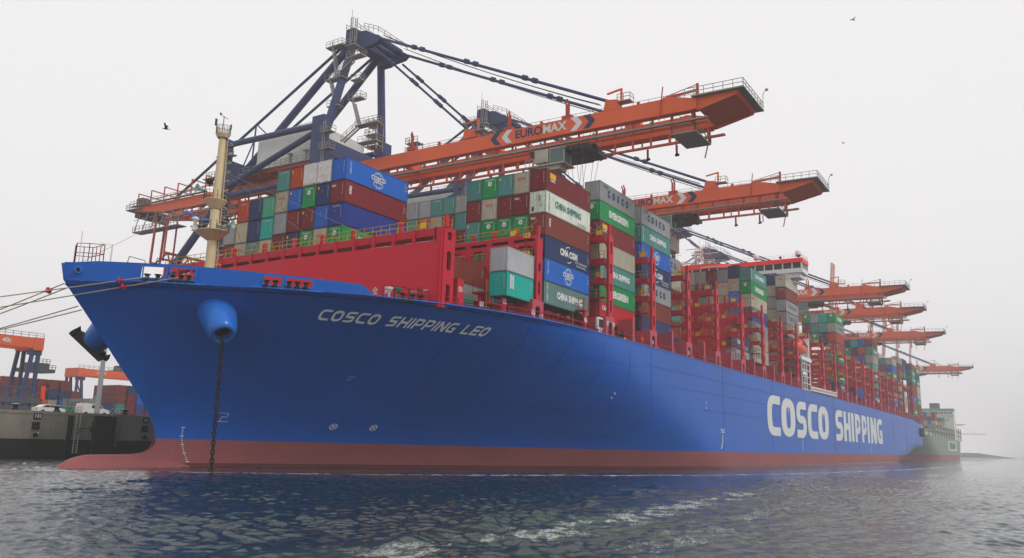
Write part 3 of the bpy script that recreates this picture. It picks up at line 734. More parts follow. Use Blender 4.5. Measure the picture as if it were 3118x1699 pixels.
for y in (53.6, 49.0):
    m2 = MB(); m2.tube((ax_-.6, y, 51.4), (ax_-.6, y, 51.9), .05, 6); m2.lathe((ax_-.75, y, 52.1), (-1, 0, 0), [(0, 0), (0, .32), (.15, .36), (.4, .3), (.45, 0)], 12); m2.build('search_light', BLACK, wh)
# radar mast and white deck gear over the wheelhouse
m2 = MB()
for (dx, dy) in ((0, 0), (2.4, 0), (0, 2.4), (2.4, 2.4)): m2.beam((ax_+3+dx, 76+dy, 51), (ax_+3.6+dx*.5, 76.6+dy*.5, 58.5), .22, .22)
for z in (53, 55, 57): 
    m2.beam((ax_+3.2, 76.2, z), (ax_+5.2, 78.2, z+1.5), .12, .12); m2.box(ax_+3, 76, z, ax_+5.2, 78.2, z+.12)
m2.beam((ax_+4.2, 73.5, 58), (ax_+4.2, 81, 58), .2, .2); m2.beam((ax_+3.5, 71.5, 56.2), (ax_+3.5, 77, 56.2), .16, .16); m2.tube((ax_+4.2, 77, 58), (ax_+4.2, 77, 61), .06, 6)
m2.box(ax_+2.9, 79.0, 53.6, ax_+3.2, 82, 54); m2.build('radar_mast', WHITE, wh)
m2 = MB(); m2.box(ax_+2, 72, 51.4, ax_+8, 92, 53.0); m2.build('monkey_island', mat('deckhouse_red', (.40, .08, .05), .5), wh)
m2 = MB(); m2.rail([(ax_+1.9, 72, 53.0), (ax_+1.9, 92, 53.0)], 1.1, 1.5, .04); m2.build('roof_rail', WHITE, wh)
for y in (86, 83, 90):
    m2 = MB(); m2.tube((ax_+3, y, 53), (ax_+3, y, 56.5), .07, 6); m2.beam((ax_+3, y-1.2, 56.3), (ax_+3, y+1.2, 56.6), .1, .1); m2.build('antenna', WHITE, wh)
m2 = MB(); m2.prism([(ax_+4.2, 75.1, 56.5), (ax_+4.2, 74.2, 55.6), (ax_+4.2, 75.1, 55.0)], (.05, 0, 0)); m2.build('flag', mat('flag_red', (.6, .02, .05), .7), wh)
# white boarding frame, gangway, lifeboat
m2 = MB()
for x in (205.6, 208.0, 210.4, 213.6): m2.box(x, 48.2, 17.9, x+.35, 48.5, 26.5)
for z in (18.1, 19.6, 21.2, 22.8, 24.4): m2.box(205.6, 48.18, z, 213.9, 48.36, z+.16)
m2.box(204.6, 48.0, 25.2, 214.8, 49.6, 26.1); m2.box(205.4, 48.0, 21.6, 209, 48.4, 22.4); m2.box(212.8, 48.2, 26, 213.5, 48.8, 31.2)
m2.beam((209.5, 48.4, 30.6), (213, 48.4, 29.4), .3, .3); m2.build('boat_davit', WHITE, ship)
lb = MB(); prof = [(0, .15), (.6, .75), (1.8, 1.25), (3.6, 1.45), (6, 1.45), (7.6, 1.2), (8.6, .7), (9.1, .1)]
lb.lathe((205.3, 49.8, 28.6), (1, 0, -.02), prof, 20); lb.box(207.6, 49.1, 29.6, 211, 50.5, 30.6)
lf = lb.build('lifeboat', BOAT); tag(lf, 'orange enclosed lifeboat hanging in white davits behind the wheelhouse wing', 'lifeboat')
m2 = MB(); m2.prism([(205.9, 48.2, 29.0), (213.9, 48.25, 29.0), (213.9, 48.25, 29.12), (205.9, 48.2, 29.12)], (0, .06, 0)); m2.build('rubbing_strip', BLACK, lf)
m2 = MB()
m2.beam((212.5, 48.0, 19.15), (243.5, 47.95, 19.5), .12, .25); m2.beam((212.5, 48.0, 18.25), (243.5, 47.95, 18.6), .12, .2)
for i in range(44): x = 212.6+i*.71; m2.beam((x, 47.98, 18.3), (x+.25, 47.98, 19.3), .12, .12)
gw_ = m2.build('gangway', WHITE); tag(gw_, 'long white accommodation ladder stowed flat along the ship rail', 'gangway')
m2 = MB(); m2.box(382.6, 48.0, 20.4, 387.6, 48.5, 29.0); m2.build('vent_casing', WHITE, ship)
m2 = MB(); m2.box(383.8, 47.95, 22, 385.6, 48.0, 27); m2.build('casing_opening', BLACK, ship)
# small crew figure in orange
def person(loc, h=1.78):
    J = dict(pel=(0,0,.93), ch=(0,0,1.32), nk=(0,0,1.5), hd=(.01,0,1.62), ht=(.01,0,1.76), ls=(0,.2,1.42), le=(.05,.27,1.14), lw=(.2,.22,.98), rs=(0,-.2,1.42), re=(.04,-.27,1.14), rw=(.22,-.2,1.05),
             lh=(0,.1,.88), lk=(.04,.11,.5), la=(0,.11,.08), lt=(.18,.13,.04), rh=(0,-.1,.88), rk=(-.03,-.12,.5), ra=(-.09,-.12,.08), rt=(.09,-.14,.04))
    rad = dict(pel=.15, ch=.17, nk=.065, hd=.105, ht=.07, ls=.085, le=.06, lw=.045, rs=.085, re=.06, rw=.045, lh=.11, lk=.075, la=.055, lt=.045, rh=.11, rk=.075, ra=.055, rt=.045)
    K = list(J); E_ = [('pel','ch'),('ch','nk'),('nk','hd'),('hd','ht'),('ch','ls'),('ls','le'),('le','lw'),('ch','rs'),('rs','re'),('re','rw'),('pel','lh'),('lh','lk'),('lk','la'),('la','lt'),('pel','rh'),('rh','rk'),('rk','ra'),('ra','rt')]
    me = bpy.data.meshes.new('person'); me.from_pydata([J[k] for k in K], [(K.index(a), K.index(b)) for a, b in E_], [])
    o = bpy.data.objects.new('person', me); C.objects.link(o); o.location = loc
    sk = o.modifiers.new('s', 'SKIN'); sub = o.modifiers.new('b', 'SUBSURF'); sub.levels = sub.render_levels = 1
    if not me.skin_vertices: me.attributes.new  # layer is created with the modifier below
    return o, me, [rad[k] for k in K]
def skin(o, me, rads):
    import bmesh
    bm = bmesh.new(); bm.from_mesh(me); ly = bm.verts.layers.skin.verify()
    for v, r in zip(bm.verts, rads): v[ly].radius = (r, r); v[ly].use_root = (v.index == 0)
    bm.to_mesh(me); bm.free()
hiv = mat('hi_vis_orange', (.9, .13, .03), .7, dirt=0)
po, pme, pr_ = person((111.5, 48.9, 17.75)); skin(po, pme, pr_); pme.materials.append(hiv)
tag(po, 'crew member in orange overalls and helmet standing at the ship rail', 'person')
m2 = MB(); m2.lathe((111.51, 48.9, 17.75+1.66), (0, 0, 1), [(0, .155), (.03, .12), (.09, .1), (.13, .0)], 12)
o = m2.build('helmet', mat('helmet', (.7, .1, .03), .4)); o.parent = po; o.matrix_parent_inverse = Matrix.Translation((-111.5, -48.9, -17.75))
m2 = MB(); m2.box(111.35, 48.72, 18.95, 111.67, 49.08, 19.03); o = m2.build('reflective_band', WHITE); o.parent = po; o.matrix_parent_inverse = Matrix.Translation((-111.5, -48.9, -17.75))
# ================================================================== CONTAINERS
def corr(a, b, off, dirn, z0, z1, per=.278, dep=.036):
    """zig-zag panel between a and b (along the wall) ; returns list of (s, depth)"""
    n = max(4, round((b-a)/per)); st = (b-a)/n; pts = []
    for i in range(n):
        s0 = a+i*st; pts += [(s0, 0), (s0+st*.26, 0), (s0+st*.5, dep), (s0+st*.76, dep)]
    pts.append((b, 0)); return pts
def container_meshes(L, H, doors=False, smooth_side=False):
    W = 2.438; mb = MB(); pd = .1
    for (y, d) in ((.012, 1), (W-.012, -1)):
        pts = [(pd, 0), (L-pd, 0)] if smooth_side else corr(pd, L-pd, 0, 0, 0, 0)
        V = [(s, y+d*q, z) for s, q in pts for z in (.14, H-.1)]
        F = [((2*i, 2*i+2, 2*i+3, 2*i+1) if d > 0 else (2*i+1, 2*i+3, 2*i+2, 2*i)) for i in range(len(pts)-1)]; mb.add(V, F)
    for (x, d) in ((.012, 1), (L-.012, -1)):
        pts = [(pd, 0), (W-pd, 0)] if (doors and (d > 0 or doors == 2)) or smooth_side else corr(pd, W-pd, 0, 0, 0, 0, .25, .045)
        V = [(x+d*q, s, z) for s, q in pts for z in (.14, H-.1)]
        F = [((2*i+1, 2*i+3, 2*i+2, 2*i) if d > 0 else (2*i, 2*i+2, 2*i+3, 2*i+1)) for i in range(len(pts)-1)]; mb.add(V, F)
    mb.add([(0,0,H-.03),(L,0,H-.03),(L,W,H-.03),(0,W,H-.03)], [(0,1,2,3)]); mb.add([(0,0,.1),(L,0,.1),(L,W,.1),(0,W,.1)], [(3,2,1,0)])
    f = MB()
    for x in (0, L-.13):
        for y in (0, W-.13): f.box(x, y, .12, x+.13, y+.13, H-.1)
        f.box(x+.02, .13, H-.12, x+.11, W-.13, H); f.box(x+.02, .13, .02, x+.11, W-.13, .16)
        for y in (0, W-.17):
            for z in (0, H-.12): f.box(x-.006 if x == 0 else x-.05, y-.006 if y == 0 else y+.006, z, x+.18 if x == 0 else x+.136, y+.17 if y == 0 else y+.176, z+.12)
    for y in (0, W-.07): f.box(.18, y, H-.1, L-.18, y+.07, H); f.box(.18, y, .02, L-.18, y+.07, .17)
    if doors:
        for y in (.55, 1.0, 1.42, 1.88): f.tube((-.03, y, .1), (-.03, y, H-.08), .025, 6)
        f.box(-.01, 1.2, .15, .02, 1.235, H-.1)
        for z in (.35, .9, 1.5, 2.1, 2.6):
            for y in (.13, W-.27): f.box(-.03, y, z, .02, y+.14, z+.1)
        for y in (.6, 1.45): f.box(-.06, y, 1.0, -.03, y+.4, 1.05)
    if doors == 2:
        for y in (.55, 1.0, 1.42, 1.88): f.tube((L+.03, y, .1), (L+.03, y, H-.08), .025, 6)
        for z in (.35, .9, 1.5, 2.1, 2.6):
            for y in (.13, W-.27): f.box(L-.02, y, z, L+.03, y+.14, z+.1)
    pl = bpy.data.materials[0]
    a = mb.mesh('container_walls', pl); b = f.mesh('container_frame', pl)
    return a, b
L40, L20, HC = 12.192, 6.058, 2.896
CG = {'40': container_meshes(L40, HC), '20': container_meshes(L20, HC), '40d': container_meshes(L40, HC, 2), 'rf': container_meshes(L40, HC, True, True), '40s': container_meshes(L40, 2.59, 2)}
CLEN = {'40': L40, '20': L20, '40d': L40, 'rf': L40, '40s': L40}
LOGO = {}
def side_txt(mb, s, x, z, size, bold=.02, m=0, sx=1., sp=None):
    if sp:
        for i, c_ in enumerate(s): put(mb, text2d(c_, size, bold, sx), (x+(i-(len(s)-1)/2)*sp, -.03, z), (1, 0, 0), (0, 0, 1), m)
    else: put(mb, text2d(s, size, bold, sx), (x, -.03, z), (1, 0, 0), (0, 0, 1), m)
def front_txt(mb, s, y, z, size, bold=.01, m=0, sx=1.): put(mb, text2d(s, size, bold, sx), (-.035, y, z), (0, -1, 0), (0, 0, 1), m)
def disc(mb, o, u, v, r0, r1, n=20, m=0, a0=0, a1=2*math.pi):
    o, u, v = Vector(o), Vector(u), Vector(v); V = []
    for i in range(n+1):
        a = a0+(a1-a0)*i/n
        for r in (r0, r1): V.append(o+(u*math.cos(a)+v*math.sin(a))*r)
    mb.add(V, [(2*i, 2*i+1, 2*i+3, 2*i+2) for i in range(n)], m)
def base_marks(mb, L, yl=True):
    for k in range(8): mb.box(-.04, .32, 2.4-k*.14, -.03, .38, 2.48-k*.14, 0)
    mb.box(-.04, .3, 1.0, -.03, .34, 1.3, 0)
    if yl: mb.prism([(-.04, 1.25, 1.85), (-.04, 1.4, 1.85), (-.04, 1.32, 1.99)], (.01, 0, 0), 1)
    for k in range(9): mb.box(L-.75, -.04, 2.45-k*.16, L-.7, -.03, 2.54-k*.16, 0)
    mb.box(L-.55, -.04, 1.5, L-.42, -.03, 1.66, 1); mb.box(L-.5, -.04, 1.9, L-.42, -.03, 2.1, 0)
def mk(kind, typ='40'):
    k = (kind, typ)
    if k in LOGO: return LOGO[k]
    mb = MB(); L = CLEN[typ]; c = L/2
    mats = [LETTER, YEL, SLATE, OORED, TLET, BLK]
    if kind != 'REEF': base_marks(mb, L)
    if kind == 'COSCO': side_txt(mb, 'COSCO', c, 1.5, 1.35, .07, 2, .8, 1.55); side_txt(mb, '中远集运', 1.9, 2.35, .4, .01, 2)
    elif kind == 'EVERGREEN':
        side_txt(mb, 'EVERGREEN', c+.2, 1.45, 1.35, .06, 0, .92)
        front_txt(mb, 'EVERGREEN', 1.22, 2.5, .25, .01); disc(mb, (-.035, 1.22, 2.0), (0, -1, 0), (0, 0, 1), .13, .33)
        for i in range(8):
            a = i*math.pi/4; disc(mb, (-.036, 1.22-.1*math.cos(a), 2.0+.1*math.sin(a)), (0, -1, 0), (0, 0, 1), 0, .03, 6)
    elif kind == 'CHINA':
        side_txt(mb, 'CHINA SHIPPING', c+.6, 1.45, 1.15, .06, 0, .78)
        for i, ch_ in enumerate('中国海运集团'): side_txt(mb, ch_, .8, 2.5-i*.4, .4, .01)
        front_txt(mb, 'CHINA SHIPPING', 1.22, 2.6, .2, .01)
    elif kind == 'REEF':
        side_txt(mb, 'CHINA SHIPPING', c-.2, 1.55, 1.2, .035, 4, .78); side_txt(mb, 'COSCO', c+3.6, .35, .6, .02, 4, 1, .55)
        for i, ch_ in enumerate('中国海运集团'): side_txt(mb, ch_, .8, 2.5-i*.4, .4, .01, 4)
        mb.box(-.05, 1.75, .3, -.04, 2.1, .85, 5); mb.prism([(-.05, .5, 1.1), (-.05, .75, 1.1), (-.05, .62, 1.32)], (.01, 0, 0), 1)
        for i in range(5): mb.box(-.05, .75, 1.5+i*.18, -.04, 1.1, 1.56+i*.18, 5)
    elif kind == 'GLOBE':
        side_txt(mb, 'COSCO', c, 1.62, .8, .04, 0); side_txt(mb, 'SHIPPING', c, 1.12, .42, .03, 0)
        o, u, v = (c, -.03, 1.42), (1, 0, 0), (0, 0, 1)
        for a0, a1 in ((25, 155), (205, 335)): disc(mb, o, u, v, 1.0, 1.09, 16, 0, R(a0), R(a1))
        for sx in (-1, 1):
            for sz in (-1, 1):
                pts = [Vector((c+sx*(.5*math.cos(R(t))), 0, 1.42+sz*1.0*math.sin(R(t)))) for t in (42, 55, 68, 80)]
                for a, b in zip(pts, pts[1:]): mb.beam((a.x, -.032, a.z), (b.x, -.032, b.z), .02, .06, 0)
        for i, ch_ in enumerate('中远海运集运'): side_txt(mb, ch_, .85, 2.4-i*.28, .28, .01)
    elif kind == 'CMA':
        side_txt(mb, 'CMA CGM', c+.1, 1.5, 1.15, .06, 0, .88); o, u, v = (c, -.03, 1.45), (1, 0, 0), (0, 0, 1)
        disc(mb, o, u, v, .98, 1.1, 10, 0, R(75), R(135)); disc(mb, o, u, v, .98, 1.1, 10, 0, R(255), R(315))
        side_txt(mb, 'ECO CONTAINER', L-2.6, .85, .4, .01); side_txt(mb, 'bamboo flooring', L-2.6, .45, .38, .01)
    elif kind == 'TEX':
        put(mb, text2d('tex', .85, .03), (1.1, -.03, 1.75), (0, 0, -1), (1, 0, 0)); front_txt(mb, 'tex', 1.85, 2.3, .55, .02)
    elif kind == 'OOCL':
        front_txt(mb, 'OOCL', 1.22, 1.95, .42, .03, 3); side_txt(mb, 'OOCL', 1.5, 2.1, .8, .03, 3)
    elif kind == 'UASC': mb.box(.9, -.04, 1.8, 2.4, -.03, 2.5, 1); side_txt(mb, 'UASC', 1.65, 1.55, .5, .04, 0)
    elif kind == 'CAI': side_txt(mb, 'CAI', 1.6, 2.0, .8, .04, 0)
    elif kind == 'FLOR': mb.box(.7, -.04, .9, 1.5, -.03, 2.6, 0); put(mb, text2d('FLORENS', .42, .02), (1.1, -.045, 1.75), (0, 0, -1), (1, 0, 0), 4)
    elif kind == 'K': front_txt(mb, '11 LS 5501', 1.22, 2.5, .3, .01)
    elif kind == 'CAP': put(mb, text2d('COSCO', .9, .05), (c, -.03, 1.4), (1, 0, 0), (0, 0, 1), 2)
    elif kind == 'BUL': mb.box(-.04, 1.9, 2.15, -.03, 2.15, 2.5, 1)
    LOGO[k] = mb.mesh('container_marking', mats); return LOGO[k]
LPH = dict(COSCO='navy block letters', EVERGREEN='white letters on its side', CHINA='white shipping letters', REEF='faded teal letters', GLOBE='white globe emblem', CMA='white arc emblem', TEX='small white corner letters', OOCL='red letters', UASC='yellow patch', CAI='white initials', FLOR='white side label', K='small white code row', CAP='dark letters')
ORD = ['top', 'second', 'third', 'fourth', 'fifth', 'sixth', 'seventh', 'eighth', 'ninth']
ROWN = ['first', 'second', 'third', 'fourth', 'fifth', 'sixth', 'seventh', 'eighth', 'ninth', 'tenth']
CR = random.Random(5); NCONT = [0]
def cont(loc, code, label, typ='40', rot=0., group='containers stacked on the blue ship', detail=True):
    k, _, lg = code.partition(':')
    if k == 'reefer': typ = 'rf'
    wm, fm = CM[k]; a, b = CG[typ]
    o = bpy.data.objects.new('shipping_container', a); C.objects.link(o); o.location = loc; o.rotation_euler.z = rot
    o.material_slots[0].link = 'OBJECT'; o.material_slots[0].material = wm
    f = bpy.data.objects.new('frame', b); C.objects.link(f); f.parent = o; f.material_slots[0].link = 'OBJECT'; f.material_slots[0].material = fm
    if not lg: lg = CR.choice(['K', 'BUL', 'PL', 'PL'])
    if detail:
        t_ = '20' if typ == '20' else '40'
        mk_ = mk(lg, t_); g = bpy.data.objects.new('lettering', mk_); C.objects.link(g); g.parent = o
    tag(o, label, 'container', group); NCONT[0] += 1
    return o
def stack(bay, X, Y, ztop, codes, row, pitch=2.93, typ='40', frm='port side'):
    for i, cd in enumerate(codes):
        k, _, lg = cd.partition(':')
        lab = f"{CNAME[k]} container" + (f" with {LPH[lg]}" if lg in LPH else '') + f", {ORD[i]} tier, {row} row, {bay}"
        lab = ' '.join(lab.split()[:16])
        cont((X+CR.uniform(-.02, .02), Y+CR.uniform(-.015, .015), ztop-2.896-i*pitch), cd, lab, typ)
B0 = 50.83
A = 'foremost bay'
for i, (z, cd) in enumerate([(37.76, ['blue:GLOBE', 'maroon:TEX', 'indigo', 'green:EVERGREEN', 'green']),
    (37.76, ['white', 'navy', 'blue', 'cream:OOCL', 'green:EVERGREEN']), (37.76, ['white', 'green:EVERGREEN', 'maroon', 'green:EVERGREEN', 'teal']),
    (37.76, ['orange', 'blue', 'maroon', 'navy', 'teal']), (37.76, ['teal', 'rusty:OOCL', 'grey', 'maroon', 'brown']),
    (34.45, ['mint', 'turquoise', 'cream', 'teal']), (34.45, ['navy', 'navy', 'teal', 'slate']), (34.45, ['orange', 'rusty', 'cream:OOCL', 'brown']),
    (31.55, ['grey', 'brown', 'teal']), (28.6, ['navy', 'maroon'])]):
    stack(A, 71.6, 71.8+2.55*i, 3.63+(z-3.63)*1.0229, cd, ROWN[i], pitch=2.985)
tp = MB()                                                   # white sheets over the two top boxes
def sheet(y0, name):
    m2 = MB(); V = []; n = 9; q = random.Random(int(y0*10))
    for j in range(n):
        for i in range(n): V.append((71.53-.10*q.random()*(0 < i < n-1), y0+2.46*i/(n-1), 35.65+q.random()*.25*(j == 0)+(38.58-35.65)*j/(n-1)))
    for i in range(n): V.append((73.8, y0+2.46*i/(n-1), 38.58))
    m2.add(V, [(j*n+i+1, j*n+i, (j+1)*n+i, (j+1)*n+i+1) for j in range(n) for i in range(n-1)], 0, False)
    return m2
B = 'second bay'
stack(B, 86.04, B0, 38.1, ['maroon:UASC', 'reefer:REEF', 'brown:TEX', 'navy:CMA', 'blue:GLOBE', 'slate:CHINA'], 'first')
for i, cd in enumerate([['cream:OOCL', 'maroon:TEX', 'green:EVERGREEN', 'red'], ['teal', 'maroon', 'green:EVERGREEN', 'cream:OOCL'], ['green:EVERGREEN', 'cream:OOCL', 'green:EVERGREEN', 'cream:OOCL'], ['teal', 'maroon', 'teal', 'cream']]):
    stack(B, 86.04, B0+2.5*(i+1), 38.1, cd, ROWN[i+1])
# short boxes and long pair beside the breakwater
for (z, cd) in ((23.1, 'silver'), (20.15, 'turquoise:FLOR')):
    cont((77.7, 50.95, z+.0), cd, 'pale grey twenty foot container on top of the turquoise one by the breakwater' if cd == 'silver' else 'turquoise twenty foot container with white label on the low red platform', '20')
for (z, cd) in ((22.55, 'brown'), (19.6, 'grey:CAP')):
    cont((71.8, 58.4, z), cd, 'dark brown container lying low just behind the breakwater end column' if cd == 'brown' else 'grey container with dark letters lying lowest behind the breakwater end column')
Cb = 'third bay'
stack(Cb, 101.17, B0, 40.9, ['grey:COSCO', 'green:EVERGREEN', 'maroon:UASC', 'cream', 'teal:CHINA', 'green:EVERGREEN', 'red:CAI'], 'first')
for i, cd in enumerate([['grey', 'teal', 'maroon', 'grey'], ['teal', 'maroon', 'grey'], ['teal', 'grey', 'teal'], ['grey', 'orange', 'cream'], ['grey', 'teal', 'cream']]):
    stack(Cb, 101.17, 74.15+2.5*i, 42.1, cd, ROWN[i+1])
stack('fourth bay', 115.71, B0, 40.84, ['grey:COSCO', 'teal:CHINA', 'blue:GLOBE', 'navy:CMA', 'grey:COSCO', 'brown', 'navy'], 'first')
stack('fifth bay', 130.25, 54.6, 37.4, ['grey:COSCO', 'cream', 'maroon', 'teal', 'brown', 'navy'], 'first')
for j in (1, 2): stack('fifth bay', 130.25, 54.6+2.5*j, 37.4, ['cream', 'teal'], ROWN[j])
stack('seventh bay', 159.33, B0, 26.2, ['navy:CMA', 'grey:COSCO'], 'first')
H = 'eighth bay'
for j, (z, cd) in enumerate([(42.3, ['teal:CHINA', 'green:EVERGREEN', 'cream:OOCL', 'indigo', 'grey:COSCO', 'cream:COSCO', 'cream:COSCO']), (43.0, ['navy', 'cream:OOCL', 'blue', 'blue']), (42.3, ['grey', 'cream:OOCL', 'cream:OOCL', 'teal']),
    (42.3, ['maroon', 'navy', 'cream:OOCL']), (42.3, ['grey', 'navy', 'teal']), (42.3, ['cream:OOCL', 'teal', 'green:EVERGREEN']), (42.3, ['grey', 'cream', 'teal'])]):
    stack(H, 173.87, B0+2.5*j, z, cd, ROWN[j])
J = 'tenth bay'
for j, (z, cd) in enumerate([(45.96, ['cream:OOCL', 'brown', 'grey:COSCO', 'grey:COSCO', 'grey:COSCO', 'brown', 'brown', 'brown']), (46.9, ['navy', 'cream', 'grey', 'cream', 'maroon']), (46.9, ['navy', 'grey', 'grey'])]):
    stack(J, 202.95 if j == 0 else 204.2, B0+2.5*j, z, cd, ROWN[j], pitch=3.03)
K = 'first bay aft of the bridge'
for j, cd in enumerate([['green:EVERGREEN', 'grey:COSCO', 'orange', 'brown:TEX', 'green:EVERGREEN', 'brown', 'green:EVERGREEN', 'navy:CMA'], ['turquoise', 'teal', 'navy'], ['grey', 'teal', 'green:EVERGREEN'], ['green:EVERGREEN', 'maroon', 'grey']]):
    stack(K, 260.8, B0+2.5*j, 45.05, cd, ROWN[j], pitch=3.0)
cont((276.2, 48.4, 20.6), 'indigo', 'lone violet blue container low at the rail between two tall aft stacks')
for j, cd in enumerate([['brown', 'teal:CHINA', 'cream:OOCL', 'turquoise', 'slate:CHINA', 'turquoise', 'navy:GLOBE', 'slate:CHINA'], ['blue', 'orange', 'blue'], ['turquoise', 'navy', 'brown'], ['navy', 'green:EVERGREEN', 'cream']]):
    stack('second bay aft of the bridge', 324.3, B0+2.5*j, 44.7, cd, ROWN[j], pitch=3.0)
for j, cd in enumerate([['cream:OOCL', 'blue', 'green:EVERGREEN', 'maroon', 'brown', 'cream', 'blue:GLOBE'], ['teal', 'brown', 'grey'], ['cream', 'brown']]):
    stack('third bay aft of the bridge', 371.2, B0+2.5*j, 42.4+(j == 2)*2.2, cd, ROWN[j])
stack('fourth bay aft of the bridge', 388.5, B0, 44.7, ['cream', 'brown', 'orange', 'navy:CMA', 'cream', 'turquoise', 'turquoise', 'brown'], 'first')
stack('fifth bay aft of the bridge', 404.0, B0, 45.2, ['navy', 'blue', 'teal'], 'first')
stack('sixth bay aft of the bridge', 410.9, 48.33, 43.7, ['brown', 'teal:CHINA', 'teal:CHINA', 'brown', 'brown', 'blue:GLOBE', 'brown', 'green:CHINA'], 'first')
stack('sternmost bay', 426.5, 48.33, 43.2, ['green:EVERGREEN', 'navy', 'green:EVERGREEN', 'cream', 'rusty', 'green:EVERGREEN', 'brown', 'brown'], 'first')
for i, y0 in enumerate((74.34, 76.89)):
    o = sheet(y0, 'tarpaulin').build('tarpaulin', mat('tarpaulin_white', (.62, .60, .60), .6, dirt=.2, rust=.12))
    tag(o, 'wrinkled white sheet over the container %s' % ('beside the blue top container' if i == 0 else 'next to the orange top container'), 'tarpaulin')
# ================================================================== QUAY CRANES
QZ = 5.75
def make_crane(x0):
    r = empty('quay_crane', (0, 112, QZ), 'crane', 'crane', 'ship to shore cranes along the quay')
    def sag(v): return (v[0], v[1], v[2]-max(0, 106-v[1])*.0125*(1 if v[2] < 60 else max(0, (84-v[2])/24))) if v[2] > 45 else v
    def part(mb, n, m, p=None):
        mb.V = [sag(v) for v in mb.V]; return mb.build(n, m, p or r)
    def bx(n, m, *a, p=None):
        q = MB(); q.box(*a); return part(q, n, m, p)
    WY, LY = 113.6, 141.3; N, Fr = -9, 9
    for x in (N, Fr):
        bx('waterside_leg', NAVYC, x-.8, WY-1.7, 7.4, x+.9, WY+1.5, 64.6)
        q = MB(); q.box(x-.8, LY-1.2, 48.5, x+.8, LY+1.5, 64.6); part(q, 'landside_post', NAVYC)
        q = MB(); q.tube((x, LY+.3, 51.5), (x, 171, 23.5), .85, 14); q.beam((x, LY, 23.2), (x, 172.5, 23.2), 1.2, 1.4); part(q, 'raking_leg', NAVYC)
        q = MB(); q.beam((x, LY, 50), (x*.45, LY, 40), 1.1, 1.4); q.box(x-.7, LY-.8, 7.4, x+.7, LY+.8, 48.5); part(q, 'landside_leg', NAVYC)
        q = MB(); q.tube((x, WY, 63.0), (x, LY, 63.6), .62, 12); part(q, 'tie_tube', NAVYC)
        q = MB(); q.tube((x, WY, 62.0), (x, LY, 53.8), .62, 12); part(q, 'tie_tube', NAVYC)
        q = MB(); q.tube((x, WY, 52.2), (x, LY, 52.2), .62, 12); part(q, 'tie_tube', NAVYC)
        q = MB(); q.box(x-1.2, WY-9, 6.4, x+1.2, WY+9, 8.2) if False else q.box(x-5.5, WY-1.1, 5.85, x+5.5, WY+1.1, 7.6); part(q, 'bogie', DGREY)
    for y, z0, z1 in ((WY, 57.3, 60.4), (LY, 56.2, 60.2), (WY, 20, 22.4)):
        q = MB(); q.box(N+.9, y-1.1, z0, Fr-.8, y+1.1, z1)
        if z0 > 30:
            for s_ in (-1, 1): q.prism([(s_*8.1, y-1.0, z0), (s_*8.1, y-1.0, z0-3), (s_*5.2, y-1.0, z0)][::s_], (0, 2.0, 0))
        part(q, 'cross_beam', NAVYC)
    # A frame
    AZ = 83.0
    for x, xt in ((N+.6, -3.8), (Fr-.6, 3.8)):
        q = MB(); q.tube((x, WY-.6, 60.5), (xt, 111.0, AZ), .85, 14, .8); part(q, 'front_stay_leg', NAVYC)
        q = MB(); q.tube((xt*1.3, LY, 57.5), (xt, 111.4, AZ-.8), .78, 14); part(q, 'back_stay_leg', NAVYC)
        q = MB(); q.tube((xt, 165.2, 56.5), (xt, 112.4, AZ-.2), .30, 8); part(q, 'backstay', NAVYC)
        q = MB(); q.beam((xt, 139, 69.8), (xt, 139.5, 57), .25, .25); q.beam((xt, 139, 69.8), (xt, 132.5, 64.5), .22, .22); q.beam((xt, 144, 57), (xt, 139, 66.5), .2, .2); q.beam((xt, 139.3, 61.5), (xt, 142.5, 60), .2, .2); part(q, 'stay_support', NAVYC)
    q = MB(); q.box(-5.2, 109.6, 81.4, 5.4, 112.4, 84.0)
    for x in (-4.6, 3.6): q.prism([(x, 112.5, 81), (x, 112.5, 84.2), (x, 107.2, 83.2), (x, 103.4, 80.7), (x, 104.6, 79.9), (x, 109, 79.6)], (1.0, 0, 0))
    for y in (105.5, 108): q.tube((-3.6, y, 81.6), (3.6, y, 81.6), .75, 14)
    q.box(3.2, 108.5, 79.6, 5.0, 111.0, 82); q.box(-5.4, 110, 84.0, 5.5, 112.2, 84.2)
    ap = part(q, 'apex_head', NAVYC)
    q = MB(); q.rail([(-5.4, 112.2, 84.2), (5.5, 112.2, 84.2), (5.5, 109.8, 84.2), (-5.4, 109.8, 84.2)], 1.2, 1.5, .045)
    q.rail([(-5.2, 107.5, 83.4), (-5.2, 103.6, 81.6), (3.6, 103.6, 81.6)], 1.2, 1.6, .045)
    q.ladder((-5.6, 110.2, 80), (-5.6, 110.2, 86.5), (0, .6, 0), .05, .4); q.ladder((-5.6, 109, 80), (-5.6, 109, 86), (0, .6, 0), .05, .4)
    q.tube((-5.2, 111, 84), (-5.2, 111, 88.5), .05, 5); q.box(-6.4, 108.6, 79.9, -4.8, 110.9, 80.1); q.rail([(-6.4, 110.9, 80.1), (-6.4, 108.6, 80.1)], 1.2, 1, .04); part(q, 'apex_walkway', GREYS, ap)
    # zig-zag stair
    q = MB()
    P = [(111.0, 116.5, 81.2), (111.2, 117.3, 73.4), (110.8, 113.5, 73.4), (110.6, 113.0, 67.4)]
    fl = [((-5.6, 115.6, 81.4), (-6.4, 113.2, 74.0)), ((-6.8, 113.4, 73.6), (-6.4, 109.0, 76.6)), ((-6.6, 114.6, 73.4), (-7.4, 112.0, 67.6)), ((-7.4, 107.0, 66.8), (-8.0, 104.5, 61.4)), ((-8.0, 108.8, 59.0), (-8.0, 104.6, 61.4))]
